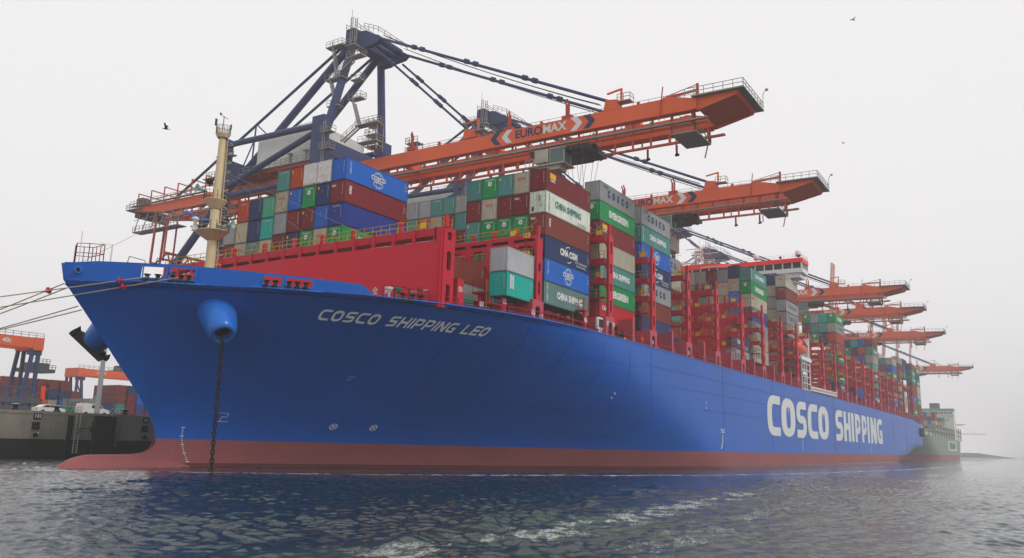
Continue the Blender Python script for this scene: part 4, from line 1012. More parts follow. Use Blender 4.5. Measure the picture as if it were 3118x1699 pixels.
    for a, b in fl:
        a = Vector(a); b = Vector(b); wv = Vector((.9, 0, 0)); q.beam(a, b, .1, .28); q.beam(a+wv, b+wv, .1, .28)
        n = int((b-a).length/.42)
        for i in range(n): c = a.lerp(b, (i+.5)/n); q.box(c.x, c.y-.14, c.z-.03, c.x+.9, c.y+.14, c.z+.03)
        q.rail([a+Vector((-.05, 0, .1)), b+Vector((-.05, 0, .1))], 1.05, 1.6, .035)
    for (x, ya, yb, z) in ((-6.0, 112.5, 117.0, 81.3), (-7.0, 110.8, 115.6, 73.5), (-6.9, 106, 108.5, 72.0), (-7.4, 111, 114.0, 67.4), (-7.0, 105.4, 108.8, 68.0), (-8.4, 99.4, 105.0, 61.4), (-8.2, 99.6, 104.2, 57.9), (-6.5, 106.5, 110.5, 77.4)):
        q.box(x, ya, z-.2, x+1.6, yb, z); q.rail([(x, ya, z), (x, yb, z)], 1.1, 1.1, .035); q.rail([(x, ya, z), (x+1.6, ya, z)], 1.1, 1.6, .035); q.rail([(x+1.6, ya, z), (x+1.6, yb, z)], 1.1, 1.1, .035)
    part(q, 'stair_flight', GREYS)
    for (x, y0) in ((-7.6, 100), (3.5, 99.5)):
        q = MB()
        for dx in (0, 1.7):
            for dy in (0, 2.0): q.beam((x+dx, y0+dy, 56.2), (x+dx, y0+dy, 61.5), .14, .14)
        for z in (57.0, 59.2, 61.2):
            q.box(x-.2, y0-.2, z-.12, x+1.9, y0+2.9, z); q.rail([(x-.2, y0-.2, z), (x-.2, y0+2.9, z), (x+1.9, y0+2.9, z)], 1.1, 1, .04); q.beam((x, y0, z-2), (x, y0+2, z), .08, .08)
        part(q, 'ladder_tower', GREYS)
    # girders and boom
    for x, s_ in ((-4, -1), (4, 1)):
        q = MB(); a, b = (x-.75, x+.75)
        prof = [(179, 55.0), (179, 56.0), (45, 56.05), (44, 56.3), (39.4, 55.2), (39.4, 53.6), (182-14, 53.6)]
        q.prism([(a, y, z) for y, z in prof], (1.5, 0, 0)); 
        g = part(q, 'boom_girder', ORNG)
        q = MB(); q.box(x-.95 if s_ < 0 else x+.72, 40, 53.45, x-.72 if s_ < 0 else x+.95, 168, 53.6)
        for i in range(40):
            y = 40.5+i*3.2; xx = x-.55*s_ ; q.beam((xx, y, 53.6), (xx, y, 51.95), .26, .3); q.beam((xx-.3, y, 51.95), (xx+.5, y, 51.95), .2, .16)
        q.box(x-.9*s_-.15, 38, 51.75, x-.9*s_+.15, 168, 52.05)
        part(q, 'rail_bracket', ORNG, g)
        q = MB(); q.box(x-.35, 38, 52.1, x+.3, 168, 52.35)
        for i in range(26): y = 42+i*4.9; q.box(x-.1, y, 52.35, x+.15, y+.2, 53.0)
        part(q, 'festoon_rail', GREYS, g)
        q = MB(); q.rail([(x-.65*s_, 40, 56.1), (x-.65*s_, 96, 56.1)], 1.0, 2.6, .03); part(q, 'boom_rail', GREYS, g)
    for y in (38.2, 50, 66, 82, 98, 120, 150, 170):
        if y in (38.2, 98, 120, 150, 170): bx('girder_tie', ORNG, -3.25, y-.5, 54.2, 3.25, y+.6, 55.7)
    # boom tip
    SH = 2.6
    def part(mb, n, m, p=None):
        mb.V = [sag((v[0], v[1]+SH, v[2])) for v in mb.V]; return mb.build(n, m, p or r)
    q = MB(); q.prism([(-3.8, 36.8, 55.3), (-3.8, 36.8, 53.7), (-3.8, 31.0, 54.9), (-3.8, 30.6, 55.3)], (7.6, 0, 0)); 
    for x in (-4.4, 3.8): q.prism([(x, 37, 55.4), (x, 37, 53.4), (x, 31.0, 54.75), (x, 30.6, 55.4)], (.6, 0, 0))
    tip = part(q, 'boom_tip', ORNG)
    q = MB(); q.box(-5.2, 29.6, 55.4, 5.2, 31.3, 55.6); q.box(-5.2, 31.3, 55.4, -3.8, 37.5, 55.6); q.box(3.8, 31.3, 55.4, 5.2, 37.5, 55.6)
    q.rail([(-5.1, 38.5, 55.6), (-5.1, 29.7, 55.6), (5.1, 29.7, 55.6), (5.1, 38, 55.6)], 1.2, 1.5, .04)
    q.path([(5.1, 29.7, 55.6), (5.1, 29.7, 58.2), (5.1, 29.2, 58.8)], .05); q.box(4.9, 28.9, 58.7, 5.3, 29.3, 58.95)
    part(q, 'tip_walkway', GREYS, tip)
    q = MB(); q.beam((-3.6, 37.0, 55.5), (-3.6, 37.0, 58.0), .35, .35); q.beam((-3.6, 37.0, 57.0), (-3.6, 42.5, 56.6), .3, .3); q.beam((-3.6, 37, 57.9), (-3.6, 42, 56.9), .1, .1); q.beam((-4.9, 42, 58), (-5.0, 42.6, 52.6), .14, .14); part(q, 'tip_davit', ORNG2, tip)
    q = MB(); q.box(-3.2, 37.5, 50.7, 3.6, 41.5, 50.95); q.rail([(-3.2, 37.5, 51), (3.6, 37.5, 51)], 1.1, 1.5, .04); q.rail([(-3.2, 41.5, 51), (-3.2, 37.5, 51)], 1.1, 1.3, .04)
    for x in (-3.1, 3.5):
        for y in (37.7, 41.3): q.beam((x, y, 50.9), (x, y, 53.6), .3, .3, 1)
    q.beam((3.5, 38, 50.8), (3.2, 38.4, 48.6), .15, .15, 1); q.beam((-2.8, 40.8, 50.8), (-2.8, 40.8, 48.4), .15, .15, 1); part(q, 'service_platform', [GREYS, ORNG2], tip)
    def part(mb, n, m, p=None):
        mb.V = [sag(v) for v in mb.V]; return mb.build(n, m, p or r)
    # fore stays
    for xt, z0 in ((-4.3, 80.9), (4.3, 80.9)):
        for (ye, ys, nm_) in ((53.8, 104.0, 'outer_forestay'), (81.3, 105.2, 'inner_forestay')):
            q = MB(); a = Vector((xt, ys, z0 if nm_[0] == 'o' else 79.2)); b = Vector((xt, ye, 57.6)); rr_ = .27 if nm_[0] == 'o' else .22
            q.tube(a, b, rr_, 8)
            for f in (.18, .22, .43, .47, .68, .72): c = a.lerp(b, f); d = (b-a).normalized()*.45; q.tube(c-d, c+d, rr_*1.75, 8)
            part(q, nm_, NAVYC)
    for x in (-3.6, -3.2, -2.8, 2.8, 3.2):
        q = MB(); a = Vector((x, 103.8, 81.8)); b = Vector((x, 56, 57.9)); n = 12
        pts = [a.lerp(b, i/n)-Vector((0, 0, 1))*(.4+abs(x)*.12)*4*(i/n)*(1-i/n) for i in range(n+1)]; q.path(pts, .045, 5); part(q, 'hoist_rope', DGREY)
    for y in (53.2, 80.8):
        q = MB()
        for x in (-4.6, 3.4): q.prism([(x, y-1.3, 56.1), (x, y-1.0, 57.6), (x, y+1.2, 57.9), (x, y+1.6, 56.1)], (1.2, 0, 0))
        q.beam((-4, y-1.3, 57.4), (-4, y-1.3, 59.6), .3, .3); q.beam((-4, y-1.3, 59.5), (-4, y+1.2, 59.1), .25, .25); part(q, 'stay_bracket', ORNG)
        q = MB(); q.box(-5.0, y-3.2, 57.0, -3.6, y-1.0, 57.15); q.rail([(-5, y-1, 57.15), (-5, y-3.2, 57.15), (-3.6, y-3.2, 57.15)], 1.1, 1.1, .04); part(q, 'bracket_platform', GREYS)
    for y in (94.0, 72.6, 61.2):
        q = MB()
        for dx, dy in ((-4.3, 0), (-3.7, .7)): q.beam((dx, y+dy, 56), (dx, y+dy, 58.8), .3, .3); q.beam((dx, y+dy, 58.6), (dx, y+dy+.35, 59.6), .14, .26)
        q.box(-4.5, y-.6, 56, -3.5, y+1.2, 56.7); part(q, 'boom_catch', ORNG2)
    for y in (88, 66.5, 49):
        q = MB()
        for x in (-4, ): q.lathe((x, y, 56.1), (0, 0, 1), [(0, .3), (.5, .3), (.55, .18), (.7, .1), (.7, 0)], 8)
        part(q, 'lifting_lug', ORNG2)
    for y in (96, 89, 82, 75, 68, 51, 46):
        q = MB(); q.beam((4.2, y, 51.9), (4.2, y, 50.5), .28, .28); q.lathe((4.2, y, 50.5), (0, -.2, -1), [(0, .2), (.3, .4), (.4, .4), (.4, 0)], 8, m=1); part(q, 'flood_light', [ORNG2, DGREY])
    # lettering and chevrons on the near girder
    q = MB(); fx_ = -4.79; zc = 54.8
    for (s, y, m) in (('EURO', 68.55, 0), ('MAX', 63.6, 1)): put(q, text2d(s, 2.0, .03, 1.02), (fx_, y, zc), (0, -1, 0), (0, 0, 1), m)
    def chev(y, s_, m, wd=1.15, dp=1.05): q.prism([(fx_, y, 53.65), (fx_, y-s_*dp, zc+.02), (fx_, y, 56.0), (fx_, y-wd, 56.0), (fx_, y-wd-s_*dp, zc+.02), (fx_, y-wd, 53.65)], (.03, 0, 0), m)
    chev(75.2, -1, 0); chev(72.9, -1, 1); chev(60.6, 1, 1); chev(58.3, 1, 0)
    part(q, 'terminal_lettering', [mat('crane_letter_navy', (.03, .04, .09), .5, dirt=0), LETTER])
    # machinery house, platform
    q = MB(); q.box(-6.4, 116.5, 57.2, 6.4, 134.5, 64.4); hs_ = part(q, 'machinery_house', HOUSE)
    for y in (119.6, 124.2):
        bx('house_door', GREYS, -6.46, y-.4, 57.3, -6.4, y+.4, 59.4, p=hs_); bx('door_canopy', HOUSE, -7.1, y-.7, 59.5, -6.4, y+.7, 59.65, p=hs_)
    q = MB(); q.rail([(-6.3, 116.7, 64.4), (-6.3, 134.3, 64.4), (6.3, 134.3, 64.4)], 1.1, 2, .04); part(q, 'house_rail', GREYS, hs_)
    q = MB(); q.box(-8.0, 115.8, 56.7, 6.5, 138, 56.95); q.rail([(-8, 115.8, 56.95), (-8, 138, 56.95)], 1.1, 1.6, .04); part(q, 'house_walkway', GREYS)
    q = MB(); q.box(-7.6, 115.6, 56.1, 6.6, 137.8, 56.68)
    for y in range(117, 138, 3): q.box(-7.5, y, 55.6, 6.4, y+.25, 56.1)
    part(q, 'house_deck', ORNG2)
    for (x, y, z) in ((-10.2, 112.9, 60.8), (-10.2, 112.9, 57.4), (-10.2, 142.6, 61.0), (-10.4, 146.0, 56.5), (-10.4, 140.4, 47.5)):
        q = MB(); q.box(x, y-3.4, z-.15, x+1.4, y-.6, z); q.rail([(x, y-.6, z), (x, y-3.4, z), (x+1.4, y-3.4, z)], 1.1, 1, .04)
        if y > 142: q.box(x, y-4.4, z-.2, x+1.6, y+.4, z)
        part(q, 'leg_platform', GREYS)
    q = MB(); q.ladder((-9.95, 111.2, 52), (-9.95, 111.2, 63), (0, .6, 0), .05, .4); q.ladder((-9.95, 139.6, 48), (-9.95, 139.6, 62), (0, .6, 0), .05, .4); part(q, 'leg_ladder', GREYS)
    # back reach
    q = MB()
    for i in range(6):
        y = 153+i*5.0; q.beam((-4.8, y, 56), (-4.8, y, 60.0-i*.15), .22, .22); q.beam((-4.8, y, 60.0-i*.15), (4.8, y, 60.0-i*.15), .22, .22); q.beam((4.8, y, 56), (4.8, y, 60-i*.15), .22, .22)
    q.beam((0, 152, 60), (0, 179, 59.4), .22, .22); part(q, 'cable_frame', ORNG2)
    q = MB(); q.box(-5.4, 176, 55.3, 5.4, 181.6, 55.55); q.rail([(-5.4, 176, 55.5), (-5.4, 181.6, 55.5), (5.4, 181.6, 55.5)], 1.2, 1.4, .045); q.box(-5.6, 152, 56.0, -4.8, 180, 56.15); q.rail([(-5.6, 152, 56.15), (-5.6, 180, 56.15)], 1.1, 1.8, .04)
    q.box(-6.0, 160, 49.2, -3.6, 177, 49.4); q.rail([(-6.0, 160, 49.4), (-6.0, 177, 49.4)], 1.2, 1.3, .045)
    for i in range(6): y = 160.3+i*3.2; q.beam((-6.0, y, 49.3), (-5.0, y, 53.8), .16, .16); q.beam((-6.3, y, 52), (-3.5, y, 53.6), .12, .12)
    part(q, 'backreach_walkway', GREYS)
    q = MB(); q.box(-4.6, 176.5, 56, -2.4, 179, 58.2); q.box(-4, 178, 53.8, 4, 180, 55.3); part(q, 'electrical_cabin', DGREY)
    q = MB()
    for x in (-6, -3.6): q.beam((x, 168, 52), (x, 168.5, 41.2), .4, .4); q.beam((x, 163.5, 52), (x, 163.8, 41.2), .3, .3)
    q.beam((-6, 168.5, 41.2), (7, 168.0, 41.2), .5, .5); q.beam((-6, 163.8, 43.2), (8, 163.8, 43.2), .6, .5); q.beam((-6, 163.8, 41.6), (8, 163.8, 41.6), .35, .35)
    for x in (-5, -2, 1, 4, 7): q.beam((x, 163.8, 43.2), (x+1.4, 163.8, 39.6), .25, .25); q.beam((x, 163.8, 43.2), (x, 168.2, 41.2), .25, .25)
    q.beam((0, 163.8, 39.4), (8, 163.8, 39.4), .3, .3); part(q, 'portal_frame', ORNG2)
    # trolley, cab
    q = MB(); q.box(-3.4, 58, 51.1, 3.4, 69, 51.9)
    for y in (59, 62, 66, 68.4): q.tube((-3.2, y, 51.3), (3.2, y, 51.3), .45, 10)
    q.box(-2.6, 60, 50.6, 2.6, 66, 51.2); q.lathe((-2.2, 57.6, 51.4), (1, 0, 0), [(0, .6), (1.2, .6), (1.2, 0)], 12); part(q, 'trolley', DGREY)
    def part(mb, n, m, p=None):
        mb.V = [sag((v[0], v[1]-1.6, v[2]+1.0)) for v in mb.V]; return mb.build(n, m, p or r)
    cab = MB(); cab.box(-4.2, 66.6, 48.4, -1.9, 69.2, 50.6); cab.box(-4.2, 63.6, 47.8, -1.8, 66.4, 48.0); cab = part(cab, 'operator_cab', mat('cab_cream', (.42, .40, .32), .5, dirt=.3))
    q = MB(); q.box(-4.15, 63.7, 48.05, -1.85, 66.2, 50.4); part(q, 'cab_glass', mat('cab_glass', (.09, .16, .16), .15, dirt=0), cab)
    q = MB()
    for x in (-4.2, -1.85):
        for y in (63.6, 66.2): q.beam((x, y, 47.9), (x, y, 50.6), .14, .14)
    q.beam((-4.2, 63.6, 50.6), (-1.85, 63.6, 50.6), .14, .14); q.beam((-4.2, 63.6, 50.5), (-4.2, 66.3, 50.5), .14, .14); q.box(-4.8, 63.2, 47.6, -1.2, 70.6, 47.8); q.rail([(-4.8, 70.6, 47.8), (-4.8, 66.4, 47.8)], 1.1, .9, .035)
    q.box(-4.2, 64.4, 46.9, -1.8, 68.6, 47.6); q.box(-3.6, 66, 46.3, -2.2, 67.6, 46.9); part(q, 'cab_frame', mat('cab_cream', (.42, .40, .32)), cab)
    return r
crane0 = make_crane(0)
CL = [(114.6, 'tall navy and orange quay crane standing over the two foremost container bays'), (160.8, 'second quay crane from the bow, its boom passing over the third bay'), (278.5, 'third quay crane from the bow, its mast just ahead of the red topped wheelhouse'), (323.0, 'fourth quay crane from the bow, its boom tip above the green topped aft stack'), (392.5, 'fifth quay crane from the bow, boom level above the aft stacks'), (556.0, 'hazy sixth quay crane with its boom level beyond the blue stern')]
for i, (x, lab) in enumerate(CL):
    c_ = crane0 if i == 0 else copy_tree(crane0)
    c_.location = (x, 112, QZ); c_['label'] = lab
# spreaders and hanging loads
def spreader(x, y, z, zt, lab):
    r = empty('spreader', (x, y, z), lab, 'spreader', 'spreaders hanging from the crane trolleys')
    q = MB(); q.box(x-6.1, y-1.1, z, x-5.7, y+1.1, z+.5); q.box(x+5.7, y-1.1, z, x+6.1, y+1.1, z+.5); q.box(x-6, y-.35, z+.1, x+6, y+.35, z+.6); q.box(x-1.8, y-1, z+.6, x+1.8, y+1, z+1.3)
    for sx in (-6.1, 5.8):
        for sy in (-1.25, 1.0): q.box(x+sx, y+sy, z-.5, x+sx+.3, y+sy+.25, z+.3)
    q.build('spreader_beam', ORNG2, r)
    q = MB()
    for dx in (-1.6, 1.6):
        for dy in (-1.6, -.8, .8, 1.6): q.tube((x+dx, y+dy*.6, z+1.2), (x+dx*1.3, y+dy*1.6, zt), .035, 4)
    q.build('hoist_rope', DGREY, r)
spreader(108.4, 57.6, 40.9, 51, 'red spreader hanging on wires beside the topmost grey container of the third bay')
spreader(160.0, 65.2, 47.9, 51, 'red spreader carrying a cream container high under the second crane')
cont((153.9, 64.0, 44.95), 'cream', 'cream container hanging in the air from the spreader of the second crane', group='lifted containers')
# raised booms far off in the haze
def raised(x, lab, dy=0, hz_=138):
    r = empty('raised_crane', (x, 112+dy, QZ), lab, 'crane', 'distant cranes with raised booms')
    RB = mat('boom_hazed', (.60, .27, .22), .6, dirt=.3); q = MB(); a = Vector((x-4, 108, 57)); b = Vector((x-4, 100, hz_)); q.beam(a, b, 2.4, 1.6); q.beam(a+Vector((8, 0, 0)), b+Vector((8, 0, 0)), 2.4, 1.6)  # boom colour paled to paint in the thicker haze around it
    for i in range(9): c = a.lerp(b, i/8); q.beam(c, c+Vector((8, 0, 0)), .8, .8)
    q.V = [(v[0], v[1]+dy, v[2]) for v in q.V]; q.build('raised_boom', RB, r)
    q = MB()
    for xx in (x-9, x+9): q.box(xx-.8, 110.4, 6, xx+.8, 113.4, 62); q.tube((xx, 113, 60), (xx*.4+x*.6, 112, 85), .8, 8); q.tube((xx*.4+x*.6, 140, 57), (xx*.4+x*.6, 112, 84), .7, 8)
    q.box(x-9, 111, 57, x+9, 113, 60); q.box(x-5, 110, 82, x+5, 113, 85); q.V = [(v[0], v[1]+dy, v[2]) for v in q.V]; q.build('crane_portal', NAVYC, r)
    q = MB()
    for dx in (-4, 4): q.tube((x+dx, 111, 84), (x+dx, 103, 108), .3, 6); q.tube((x+dx, 103, 108), (x+dx, 101.5, 122), .3, 6)
    q.V = [(v[0], v[1]+dy, v[2]) for v in q.V]; q.build('forestay', NAVYC, r)
    q = MB(); put(q, text2d('MAX', 2.0, .05), (x-4.9, 104.6, 84), (0, -.1, 1), (0, 1, .1)); q.prism([(x-4.85, 106.5, 92), (x-4.85, 104.9, 93.6), (x-4.85, 103.3, 92.2), (x-4.85, 103.3, 93.6), (x-4.85, 104.9, 95), (x-4.85, 106.5, 93.4)], (.03, 0, 0)); q.V = [(v[0], v[1]+dy, v[2]) for v in q.V]; q.build('terminal_lettering', LETTER, r)
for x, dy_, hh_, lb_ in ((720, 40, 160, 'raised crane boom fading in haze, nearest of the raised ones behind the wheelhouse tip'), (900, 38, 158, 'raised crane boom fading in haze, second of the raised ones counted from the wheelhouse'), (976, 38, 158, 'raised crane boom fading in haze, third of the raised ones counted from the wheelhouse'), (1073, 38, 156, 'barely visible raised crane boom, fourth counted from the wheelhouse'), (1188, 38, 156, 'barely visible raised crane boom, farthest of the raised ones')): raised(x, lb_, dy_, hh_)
for x, y_, lb_ in ((1655, 115, 'faint low crane boom right of the green ship, upper one'), (2385, 120, 'faint low crane boom right of the green ship, lower and farther one')):
    r = empty('distant_crane', (x, 112, QZ), lb_, 'crane', 'faint cranes beyond the green ship')
    dy = y_-33.
    q = MB(); q.box(x-4, 38, 53.5, x-2.5, 150, 56); q.box(x+2.5, 38, 53.5, x+4, 150, 56); q.prism([(x-4, 38, 54), (x-4, 38, 56), (x-4, 32, 55.5), (x-4, 32, 55)], (8, 0, 0)); q.V = [(v[0], v[1]+dy, v[2]) for v in q.V]; q.build('boom_girder', ORNG, r)
    q = MB(); q.tube((x, 112, 84), (x, 55, 57), .4, 6); q.box(x-9, 111, 6, x-7, 113, 62); q.box(x+7, 111, 6, x+9, 113, 62); q.tube((x, 112, 60), (x, 112, 85), .8, 8); q.V = [(v[0], v[1]+dy, v[2]) for v in q.V]; q.build('crane_portal', NAVYC, r)
# ================================================================== QUAY AND YARD
q = MB(); q.box(-160, 110, 2.2, 1500, 112.5, QZ, 0); q.box(-160, 110.0, -4, 1500, 112.5, 2.2, 1); q.box(-160, 109.93, QZ-.35, 1500, 112.5, QZ+.05, 0)
o = q.build('quay_wall', [CONC, ALGAE]); tag(o, 'long grey concrete quay wall blackened with algae down to the water', 'quay wall')
q = MB(); q.add([(-160, 112.5, QZ), (1500, 112.5, QZ), (1500, 1500, QZ), (-160, 1500, QZ)], [(0, 1, 2, 3)]); o = q.build('quay', YARD); tag(o, kind='structure')
q = MB()
for y in (113.6, 141.3): q.box(-100, y-.06, QZ, 1000, y+.06, QZ+.06)
o = q.build('crane_rail', DGREY); tag(o, kind='structure')
def plate(x, s):
    q = MB(); q.box(x-.5, 109.86, 4.75, x+.5, 109.93, 5.5); o = q.build('number_plate', BLACK); tag(o, f'small black plate reading {s} on the concrete quay wall', 'sign', 'number plates on the quay wall')
    q = MB(); put(q, text2d(s, .58, .03), (x, 109.84, 5.12), (1, 0, 0), (0, 0, 1)); q.build('lettering', LETTER, o)
plate(57.6, '132'); plate(73.1, '131'); 
for x, w_ in ((57.5, 'below the plate reading 132'), (73.0, 'below the plate reading 131')):
    q = MB(); q.prism([(x-.45, 109.95, 3.45), (x+.45, 109.95, 3.45), (x+.45, 109.95, 4.35), (x-.45, 109.95, 4.35)], (0, -.14, 0)); q.prism([(x-.4, 109.8, 3.5), (x+.4, 109.8, 3.5), (x+.4, 109.6, 3.75)], (0, -.1, 0)); o = q.build('wall_recess', RUBBER); tag(o, 'dark square fitting in the quay wall '+w_, 'wall fitting', 'fittings on the quay wall')
    q = MB(); q.lathe((x, 109.95, 2.75), (-.2, -1, 0), [(0, .2), (.35, .2), (.45, .3), (.6, .3), (.62, 0)], 10); q.box(x-.05, 109.55, 2.8, x+.35, 109.95, 3.05, 1); o = q.build('wall_bollard', [BLACK, WHITE]); tag(o, 'small white topped bollard set in the wall '+w_, 'bollard', 'bollards set in the wall')
for (x, zb, s) in ((62.7, .4, 'white ladder down the quay wall left of the black fender'), (68.2, 1.4, 'white ladder down the quay wall just right of the black fender')):
    q = MB(); q.ladder((x, 109.75, zb), (x, 109.75, QZ+.1 if x < 65 else 4.4), (.55, 0, 0), .045, .33)
    for dx in (0, .55): q.path([(x+dx, 109.75, QZ), (x+dx, 109.9, QZ+.75), (x+dx, 110.6, QZ+.85), (x+dx, 111.4, QZ+.1)], .04)
    o = q.build('wall_ladder', mat('ladder_white', (.5, .5, .46), .6, dirt=.5)); tag(o, s, 'ladder', 'ladders on the quay wall')
q = MB(); q.box(64.95, 108.75, -.5, 67.85, 109.5, 5.45); q.box(65.1, 109.5, .6, 67.7, 110, 2.0); q.box(65.1, 109.5, 3.4, 67.7, 110, 4.8)
for x in (65.9, 66.9): q.box(x, 108.72, 0, x+.06, 108.75, 5.4)
o = q.build('quay_fender', RUBBER); tag(o, 'tall black rubber fender panel on the quay wall between two ladders', 'fender')
q = MB(); q.box(61.7, 109.7, .2, 62.3, 110, 5.4); o = q.build('rubbing_post', RUBBER); tag(o, 'slim dark vertical rubbing strip left of the first wall ladder', 'fender')
q = MB(); q.lathe((64.9, 109.6, 3.7), (0, -1, 0), [(0, .1), (0, .45), (.1, .45), (.1, .1)], 14); q.path([(62.9, 109.6, 3.7), (64.6, 109.55, 3.72)], .05); q.path([(63.3, 109.6, 3.7), (63.1, 109.6, 2.9)], .04); o = q.build('life_ring', DGREY); tag(o, 'dark ring hung on the wall left of the black fender', 'life ring')
for (x, y, lab) in ((55.7, 112.0, 'black mushroom bollard on the quay edge above the plate reading 132'), (71.0, 112.0, 'black mushroom bollard on the quay edge beside the ship stem'), (61.2, 112.2, 'black bollard on the quay edge in front of the white car'), (5.6, 112.5, ''), (13.4, 112.5, ''), (31.0, 112.5, '')):
    if not lab: continue
    q = MB(); q.lathe((x, y, QZ), (0, 0, 1), [(0, .5), (.1, .42), (.45, .28), (.6, .3), (.72, .5), (.82, .48), (.86, 0)], 14); q.box(x-.3, y-.3, QZ+.84, x+.3, y+.3, QZ+.92, 1); o = q.build('bollard', [BLACK, WHITE]); tag(o, lab, 'bollard', 'bollards along the quay edge')
def vehicle(x, y, L, Hh, van, lab, z=QZ):
    r = empty('parked_van' if van else 'parked_car', (x, y, z), lab, 'van' if van else 'car')
    if van: pr_ = [(0, .35), (0, 1.0), (.12, 1.85), (.3, Hh), (3.1, Hh+.02), (3.75, 1.25), (4.75, 1.0), (L, .75), (L, .35)]
    else: pr_ = [(0, .35), (.05, .95), (.5, 1.05), (1.15, Hh), (2.7, Hh), (3.35, 1.02), (4.3, .85), (L, .65), (L, .35)]
    q = MB(); q.prism([(x+a, y, z+b) for a, b in pr_], (0, 1.8, 0)); q.build('body', WHITE, r)
    q = MB()
    if van: ws = [[(1.75, 1.25), (1.75, 1.75), (2.75, 1.75), (2.75, 1.25)], [(2.9, 1.25), (2.9, 1.75), (3.15, 1.75), (3.6, 1.25)]]
    else: ws = [[(.75, 1.02), (1.25, Hh-.08), (1.95, Hh-.08), (1.95, 1.02)], [(2.02, 1.02), (2.02, Hh-.08), (2.65, Hh-.08), (3.15, 1.02)]]
    for w_ in ws: q.prism([(x+a, y-.015, z+b) for a, b in w_], (0, .03, 0))
    q.build('side_window', GLASS, r)
    for a in (.85, L-.95):
        for yy in (y-.05, y+1.6):
            q = MB(); q.lathe((x+a, yy, z+.33), (0, 1, 0), [(0, 0), (0, .33), (.25, .33), (.25, 0)], 14); w2 = q.build('wheel', RUBBER, r)
    q = MB(); q.box(x-.03, y+.2, z+.75, x, y+.4, z+1.0); q.box(x+L, y+.15, z+.65, x+L+.02, y+.45, z+.8); q.build('lamp_glass', LAMPO, r)
    q = MB(); q.box(x+(.4 if van else 1.3), y+.5, z+Hh+.02, x+(1.5 if van else 2.2), y+1.3, z+Hh+.14); q.build('light_bar', mat('bar_orange', (.7, .3, .04)), r)
vehicle(74.8, 130, 4.9, 1.95, True, 'white van with orange roof bar parked on the quay behind the fender')
vehicle(67.4, 129, 4.3, 1.42, False, 'white estate car parked on the quay left of the van')
q = MB(); q.tube((74.5, 125, QZ), (74.5, 125, 24), .42, 14, .26); q.box(73.5, 124.3, 23.6, 75.5, 125.7, 24.2); o = q.build('lamp_pole', mat('pole_grey', (.33, .35, .36), .5, dirt=.1)); tag(o, 'tall pale grey light pole on the quay behind the anchor', 'lamp pole')
# yard gantry cranes
def gantry(x1, y, L, zt, txt, lab, left=False):
    r = empty('yard_gantry', (x1, y, QZ), lab, 'gantry crane', 'orange gantry cranes over the yard stacks')
    X = (lambda d: x1-d) if not left else (lambda d: x1-L+d)
    bx_ = lambda q, a, y0, z0, b, y1, z1: q.box(min(X(a), X(b)), y0, z0, max(X(a), X(b)), y1, z1)
    q = MB(); bx_(q, 0, y-.7, zt-2.2, L, y+.7, zt); bx_(q, 0, y+5, zt-2.2, L, y+6.4, zt); bx_(q, -.1, y-.9, zt-2.6, 2.0, y+6.6, zt+.1); b_ = q.build('gantry_beam', ORNG, r)
    q = MB(); q.rail([(x1-L, y-.7, zt), (x1, y-.7, zt)], 1.0, 1.6, .05); q.build('gantry_rail', GREYS, b_)
    q = MB()
    for yy in (y, y+6): q.beam((X(1.6), yy, zt-2.5), (X(3.2), yy-.4, QZ), .65, .65); q.beam((X(.4), yy, zt-2.5), (X(.4), yy, QZ), .65, .65)
    q.beam((X(.6), y, zt-5.0), (X(2.4), y, zt-8.5), .35, .35); q.beam((X(2.9), y, QZ+4), (X(.5), y, zt-9), .35, .35); bx_(q, -.1, y-.5, zt-3.6, 2.6, y+.5, zt-2.6)
    for yy in (y, y+6): q.beam((X(L-.5), yy, zt-2.5), (X(L-.5), yy, QZ), .65, .65)
    q.build('gantry_leg', NAVYC, r)
    q = MB(); put(q, text2d(txt, 1.3, .03), (X(7.5), y-.74, zt-1.1), (1, 0, 0), (0, 0, 1)); q.build('lettering', LETTER, b_)
gantry(93.0, 180, 32, 22.4, '40t', 'orange gantry crane marked 40t on navy legs, standing beyond the white car')
gantry(107, 232, 36, 18.9, '40t', 'farther orange gantry crane half hidden behind the marked one')
gantry(175, 250, 34, 22.1, '149W', 'orange gantry crane marked 149W seen behind the pole', True)
def trl(x, y, z):
    q = MB(); q.box(x-4, y-.5, z, x+4, y+6.5, z+1.0); q.box(x-2.5, y, z+1, x+2.5, y+6, z+2.6); q.rail([(x-4, y-.5, z+1), (x+4, y-.5, z+1)], 1.1, 1, .06); q.rail([(x-2.5, y, z+2.6), (x+2.5, y, z+2.6)], 1.1, 1, .06); return q
o = trl(122, 235, 18.9).build('gantry_trolley', DGREY); tag(o, 'grey machinery trolley on the half hidden gantry beam beyond the white car', 'trolley', 'gantry trolleys')
o = trl(162, 255, 22.1).build('gantry_trolley', DGREY); tag(o, 'grey machinery trolley on the gantry beam behind the pole', 'trolley', 'gantry trolleys')
